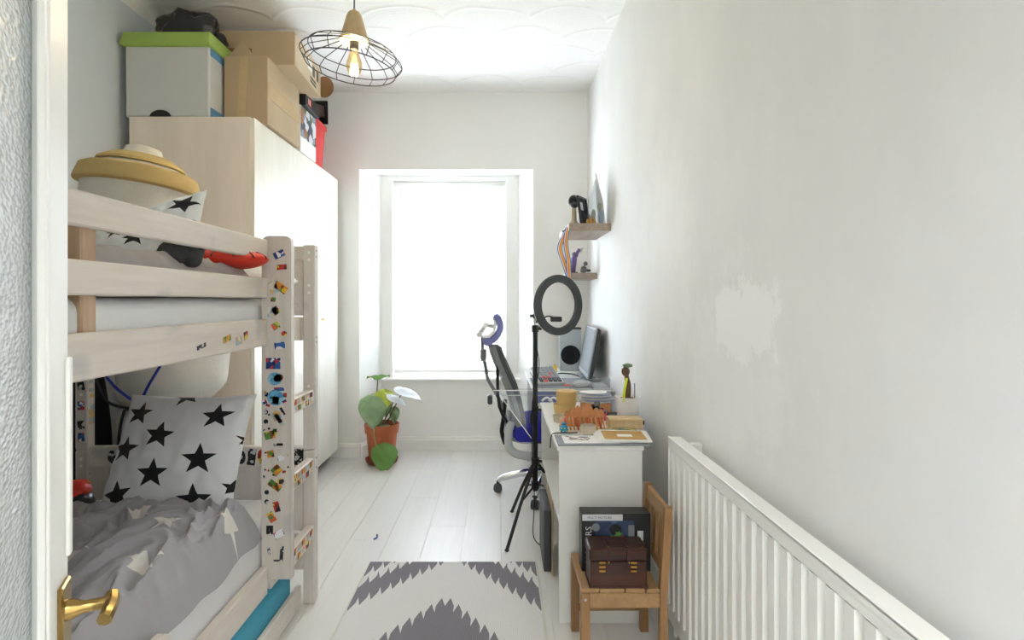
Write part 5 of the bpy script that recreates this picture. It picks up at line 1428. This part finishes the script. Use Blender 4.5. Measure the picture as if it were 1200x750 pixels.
lump('leaf_litter', (pX+0.03, pY-0.05, 0.285), (0.045, 0.04, 0.02), 'leaf_green', 0.3, 6, 3, pot, 5)

# ================================================================== WALL SHELVES
s1 = thing('wall_shelf', 'upper grey wood floating shelf on the right wall', 'shelf', (0.57, 3.8, 1.70))
bx('board', 'shelf_wood', (XP(667, 3.55), XR, 3.55, 4.10, 1.695, 1.742), s1, 0.002)
bx('end_edge', 'paper', (XP(667, 3.55)-0.002, XP(667, 3.55), 3.552, 4.098, 1.697, 1.740), s1)
s2 = thing('wall_shelf', 'lower grey wood floating shelf on the right wall', 'shelf', (0.6, 4.2, 1.40))
bx('board', 'shelf_wood', (XP(664, 4.05), XR, 4.05, 4.45, 1.412, 1.455), s2, 0.002)
bx('end_edge', 'paper', (XP(664, 4.05)-0.002, XP(664, 4.05), 4.052, 4.448, 1.414, 1.453), s2)
ZS = 1.742
# black helmet figure
d = 3.70
hf = thing('helmet_figure', 'bust with a glossy black helmet on the upper shelf', 'figurine', (XP(673, d), d, ZS))
p = W(672, 236, d); lump('helmet', (p.x, d, p.z), (0.034, 0.036, 0.042), 'black_plastic', 0.08, 5, 3, hf, 1)
lump('visor', (p.x+0.004, d-0.02, p.z-0.025), (0.028, 0.024, 0.022), 'dark_grey', 0.1, 5, 3, hf, 2)
bm = bm_new(); lathe(bm, [(0, 0), (0.03, 0), (0.03, 0.02), (0.018, 0.04), (0.014, p.z-ZS-0.03), (0, p.z-ZS-0.03)], c=(p.x+0.003, d, ZS), n=16); obj('bust_base', bm, 'bone', hf, True)
# leaning black photo frame
fr = thing('framed_photo', 'black photo frame seen from behind on the upper shelf', 'picture frame', (XP(684, 3.62), 3.62, ZS))
Mf = Matrix.Translation((XP(681, 3.60), 3.60, ZS)) @ Matrix.Rotation(R(60), 4, 'Z') @ Matrix.Rotation(R(-8), 4, 'X')
bm = bm_new()
for dd in ((-0.0, 0.012, 0, 0.19), (0.138, 0.15, 0, 0.19), (0.012, 0.138, 0, 0.012), (0.012, 0.138, 0.178, 0.19)): box(bm, dd[0], dd[1], -0.006, 0.008, dd[2], dd[3], 0.001, M=Mf)
obj('frame', bm, 'black_plastic', fr)
bm = bm_new(); box(bm, 0.012, 0.138, 0.0, 0.004, 0.012, 0.178, M=Mf); obj('backing', bm, 'navy', fr)
bm = bm_new(); box(bm, 0.03, 0.07, -0.0015, -0.0005, 0.10, 0.15, M=Mf); obj('sticker', bm, 'light_grey', fr)
bm = bm_new(); tube(bm, [Mf @ Vector((0.09, -0.005, 0.1)), Mf @ Vector((0.11, -0.06, 0.005))], 0.009, 6); obj('easel_leg', bm, 'black_plastic', fr)
# clear bag leaning on the wall with coloured contents
cbg = thing('clear_bag', 'clear plastic bag with blue and green contents leaning on the wall on the upper shelf', 'bag', (0.63, 3.66, ZS))
bm = bm_new(); prism(bm, [(0.565, ZS+0.002), (0.675, ZS+0.002), (0.66, ZS+0.14), (0.615, ZS+0.29), (0.60, ZS+0.24), (0.57, ZS+0.18)], 3.60, 3.66, 'Y'); obj('bag_film', bm, 'clear_bag', cbg)
bm = bm_new(); prism(bm, [(0.64, ZS+0.005), (0.68, ZS+0.005), (0.675, ZS+0.16), (0.628, ZS+0.345), (0.62, ZS+0.345)], 3.68, 3.70, 'Y'); obj('card_back', bm, 'paper', cbg)
lump('blue_contents', (0.655, 3.645, ZS+0.055), (0.018, 0.012, 0.05), 'blue_glass', 0.1, 4, 3, cbg, 3)
lump('green_contents', (0.645, 3.645, ZS+0.12), (0.016, 0.012, 0.03), 'leaf_green', 0.1, 4, 3, cbg, 4)
lump('dark_contents', (0.60, 3.62, ZS+0.06), (0.016, 0.014, 0.04), 'figure_grey', 0.2, 6, 3, cbg, 5)
for k, (x, h_) in enumerate(((0.555, 0.03), (0.575, 0.045), (0.598, 0.035))):
    bm = bm_new(); lathe(bm, [(0, 0), (0.009, 0), (0.009, h_*0.7), (0.005, h_*0.85), (0.005, h_), (0, h_)], c=(x, 3.575, ZS), n=14)
    tag(obj('gold_piece', bm, 'gold', smooth=True), ['small gold piece nearest the picture frame on the upper shelf', 'tallest small gold piece on the upper shelf front', 'small gold piece in front of the clear bag on the shelf'][k], 'trinket')
# medal ribbons hanging from the shelf end
mr_ = thing('medal_ribbons', 'orange, yellow and blue striped ribbons hanging from the upper shelf', 'ribbons', (XP(663, 3.6), 3.6, 1.6))
xe = XP(667, 3.55)-0.004
def ribbon(pts, w_, cols):
    pts = [Vector(p) for p in pts]; sp_ = smooth_pts(pts, 6); k = len(cols)
    for ci, c_ in enumerate(cols):
        bm = bm_new(); prev = None
        for i, p in enumerate(sp_):
            a = p+Vector((w_*(ci/k-0.5), 0, 0)); b = p+Vector((w_*((ci+1)/k-0.5), 0, 0))
            cur = (bm.verts.new(a), bm.verts.new(b))
            if prev: bm.faces.new((prev[0], prev[1], cur[1], cur[0]))
            prev = cur
        thicken(bm, 0.0008)
        obj('ribbon_stripe', bm, c_, mr_)
cols = ['ribbon_blue', 'ribbon_white', 'ribbon_orange', 'ribbon_orange', 'ribbon_yellow', 'ribbon_blue']
d = 3.60
ribbon([W(666, 266, d), W(660, 278, d), W(656, 292, d), W(661, 308, d), W(666, 324, d)], 0.032, cols)
ribbon([W(665, 268, d-0.01), W(663, 285, d-0.01), W(666, 305, d-0.01), W(667, 325, d-0.01)], 0.030, cols)
bm = bm_new(); p = W(659, 271, 3.62); tube(bm, [p, (xe, 3.62, 1.70)], 0.006, 8); obj('hook', bm, 'dark_grey', mr_, True)
# lower shelf figures
ZL = 1.455
fg = thing('purple_figurine', 'purple winged figurine with raised arm on the lower shelf', 'figurine', (XP(674, 4.12), 4.12, ZL))
d = 4.12
bm = bm_new(); tube(bm, smooth_pts([W(671, 320, d), W(672, 310, d), W(673, 302, d), W(676, 297, d), W(679, 292, d)], 4), [0.02]*4+[0.022]*4+[0.018]*4+[0.012]*5, 8); obj('body', bm, 'purple', fg, True)
lump('head', W(673, 298, d), (0.018, 0.016, 0.018), 'figure_grey', 0.2, 5, 2, fg, 1)
bm = bm_new(); prism(bm, [(W(678, 292, d).x, W(0, 292, d).z), (W(684, 291, d).x, W(0, 290, d).z), (W(681, 296, d).x, W(0, 297, d).z)], d, d+0.004, 'Y'); obj('wing', bm, 'light_grey', fg)
bm = bm_new(); lathe(bm, [(0, 0), (0.028, 0), (0.026, 0.008), (0, 0.008)], c=(W(673, 0, d).x, d, ZL), n=16); obj('stand', bm, 'black_plastic', fg, True)
fg = thing('grey_figurine', 'small grey crouching figurine on the lower shelf', 'figurine', (XP(685, 4.12), 4.12, ZL))
lump('body', W(684, 316, d), (0.024, 0.02, 0.026), 'figure_grey', 0.3, 6, 3, fg, 2); lump('head', W(686, 309, d), (0.015, 0.014, 0.016), 'figure_grey', 0.3, 6, 3, fg, 3)
lump('arm', W(689, 317, d), (0.02, 0.012, 0.01), 'dark_grey', 0.3, 6, 3, fg, 4)

# ================================================================== CHILD CHAIR
cc_ = thing('child_chair', 'small oak child chair with slatted seat beside the radiator', 'chair', (0.42, 2.0, 0))
sx_0, sx_1, sy_0, sy_1, sz = 0.27, 0.545, 1.875, 2.155, 0.29
def cp_(nm, dims, m='oak', bev=0.003): return bx(nm, m, dims, cc_, bev)
for i, (a, b) in enumerate(((sx_0, sx_0+0.06), (sx_0+0.064, sx_0+0.145), (sx_0+0.149, sx_0+0.215), (sx_0+0.219, sx_1-0.012))):
    cp_('seat_slat', (a, b, sy_0+0.003, sy_1-0.003, sz-0.014, sz), 'oak')
cp_('seat_rail', (sx_0+0.028, sx_1-0.01, sy_0+0.004, sy_0+0.022, sz-0.065, sz-0.015), 'oak')
cp_('seat_rail', (sx_0+0.028, sx_1-0.01, sy_1-0.022, sy_1-0.004, sz-0.065, sz-0.015), 'oak')
cp_('leg', (sx_0, sx_0+0.03, sy_0, sy_0+0.028, 0, sz-0.015), 'oak_upright'); cp_('leg', (sx_0, sx_0+0.03, sy_1-0.028, sy_1, 0, sz-0.015), 'oak_upright')
for y in (sy_0, sy_1-0.028):
    bm = bm_new(); prism(bm, [(sx_1-0.014, 0), (sx_1+0.016, 0), (sx_1+0.012, 0.25), (sx_1+0.016, 0.30), (sx_1+0.03, 0.56), (sx_1+0.006, 0.56), (sx_1-0.010, 0.3)], y, y+0.028, 'Y'); obj('back_leg', bm, 'oak_upright', cc_)
cp_('stretcher', (sx_0+0.03, sx_1-0.01, sy_0+0.006, sy_0+0.02, 0.075, 0.098)); cp_('stretcher', (sx_0+0.03, sx_1-0.01, sy_1-0.02, sy_1-0.006, 0.075, 0.098))
bm = bm_new(); prism(bm, [(sx_1+0.008, 0.505), (sx_1+0.022, 0.505), (sx_1+0.027, 0.555), (sx_1+0.012, 0.555)], sy_0+0.028, sy_1-0.028, 'Y'); obj('back_rail', bm, 'oak', cc_)
bm = bm_new(); prism(bm, [(sx_1-0.001, 0.335), (sx_1+0.013, 0.335), (sx_1+0.016, 0.36), (sx_1+0.002, 0.36)], sy_0+0.028, sy_1-0.028, 'Y'); obj('back_rail', bm, 'oak', cc_)
for k in range(3):
    y = sy_0+0.06+k*0.065; bm = bm_new(); prism(bm, [(sx_1+0.003, 0.36), (sx_1+0.012, 0.36), (sx_1+0.019, 0.505), (sx_1+0.010, 0.505)], y, y+0.03, 'Y'); obj('back_slat', bm, 'oak_upright', cc_)
bm = bm_new(); lathe(bm, [(0.005, 0), (0.004, 0.0015), (0, 0.002)], n=10, M=Matrix.Translation((sx_0+0.015, sy_0, sz-0.035)) @ Matrix.Rotation(R(90), 4, 'X')); obj('screw', bm, 'silver', cc_)

# wooden chest
wc = thing('wooden_chest', 'small dark wooden chest with straps and brass studs on the child chair', 'chest', (0.39, 1.93, sz))
hx0, hx1, hy0, hy1 = 0.302, 0.492, 1.885, 1.985
bx('chest_body', 'walnut', (hx0, hx1, hy0, hy1, sz, sz+0.088), wc, 0.003)
lid = bx('chest_lid', 'walnut', (hx0-0.003, hx1+0.003, hy0-0.003, hy1+0.003, sz+0.09, sz+0.132), wc, 0.005)
bx('base_moulding', 'walnut', (hx0-0.004, hx1+0.004, hy0-0.004, hy1+0.004, sz, sz+0.007), wc, 0.001)
for x in (hx0+0.055, hx0+0.122):
    st = bx('strap', 'dark_red', (x, x+0.013, hy0-0.0055, hy0-0.003, sz+0.06, sz+0.134), wc, 0.0005)
    bm = bm_new(); box(bm, x, x+0.013, hy0-0.005, hy1, sz+0.132, sz+0.1345); obj('strap', bm, 'dark_red', wc)
    bm = bm_new(); ellipsoid(bm, (x+0.0065, hy0-0.006, sz+0.088), (0.004, 0.003, 0.004), 10, 6); obj('stud', bm, 'brass', st, True)
for x in (hx0+0.012, hx0+0.0615, hx0+0.1285, hx1-0.012):
    for y in (hy0+0.01, hy1-0.01):
        bm = bm_new(); ellipsoid(bm, (x, y, sz+0.134), (0.003, 0.003, 0.002), 8, 5); obj('stud', bm, 'brass', lid, True)
for x in (hx0+0.03, hx1-0.055):
    for k in range(3):
        bm = bm_new(); box(bm, x, x+0.02, hy0-0.005, hy0-0.002, sz+0.055+k*0.014, sz+0.061+k*0.014); obj('buckle_plate', bm, 'gold', wc)
# science kit box behind the chest
sk = thing('science_kit_box', 'black boxed science kit with green picture standing behind the chest', 'box', (0.42, 2.06, sz))
kx_0, kx_1, ky_0, ky_1, kh = 0.29, 0.535, 2.0, 2.07, 0.205
bx('box_body', 'black_plastic', (kx_0, kx_1, ky_0, ky_1, sz, sz+kh), sk, 0.002)
bx('cover_picture', 'science_art', (kx_0+0.05, kx_1-0.06, ky_0-0.001, ky_0, sz+0.03, sz+kh-0.025), sk)
bx('white_band', 'light_grey', (kx_0+0.002, kx_1-0.1, ky_0-0.0015, ky_0, sz+kh-0.024, sz+kh-0.002), sk)
bm = bm_new(); prism(bm, [(kx_0+0.05+0.014*math.cos(t), sz+0.158+0.014*math.sin(t)) for t in [2*PI*i/20 for i in range(20)]], ky_0-0.0025, ky_0-0.001, 'Y'); obj('round_badge', bm, 'mid_grey', sk)
for k, (dx_, dz_, rr) in enumerate(((0.115, 0.115, 0.02), (0.13, 0.13, 0.016), (0.142, 0.115, 0.018), (0.105, 0.10, 0.016), (0.15, 0.10, 0.014))):
    bm = bm_new(); prism(bm, [(kx_0+dx_+rr*math.cos(t)*(0.6+0.4*(i % 2)), sz+dz_+rr*math.sin(t)*(0.6+0.4*(i % 2))) for i, t in enumerate([2*PI*i/14 for i in range(14)])], ky_0-0.0022, ky_0-0.001, 'Y'); obj('printed_model', bm, 'leaf_bright', sk)
bm = bm_new(); prism(bm, [(kx_0+0.12+0.022*math.cos(t), sz+0.15+0.02*math.sin(t)) for t in [2*PI*i/16 for i in range(16)]], ky_0-0.0018, ky_0-0.001, 'Y'); obj('printed_head', bm, 'black_plastic', sk)
text_mesh('lettering', 'MOTORS', 0.032, 'light_grey', sk, Matrix.Translation((kx_0+0.035, ky_0-0.0015, sz+0.03)) @ Matrix.Rotation(R(90), 4, 'X') @ Matrix.Rotation(R(90), 4, 'Z'))
text_mesh('lettering', 'MULTI MOTORS', 0.012, 'dark_grey', sk, Matrix.Translation((kx_0+0.02, ky_0-0.002, sz+kh-0.017)) @ Matrix.Rotation(R(90), 4, 'X'))
for (a, b, c, d_, m_) in ((0.165, 0.187, 0.12, 0.165, 'mid_grey'), (0.198, 0.218, 0.11, 0.145, 'light_grey'), (0.20, 0.215, 0.06, 0.1, 'mid_grey'), (0.195, 0.212, 0.02, 0.04, 'leaf_bright')):
    bx('printed_block', m_, (kx_0+a, kx_0+b, ky_0-0.0018, ky_0-0.001, sz+c, sz+d_), sk)

# ================================================================== small things on the floor
bm = bm_new(); p = Vector((XP(438, 2.95), 2.95, 0.004)); tube(bm, smooth_pts([p, p+Vector((0.012, 0.02, 0)), p+Vector((0.006, 0.05, 0.003))], 3), 0.004, 6)
tag(obj('hair_clip', bm, 'blue_cord', smooth=True), 'tiny blue clip lying on the pale floor planks', 'clip')
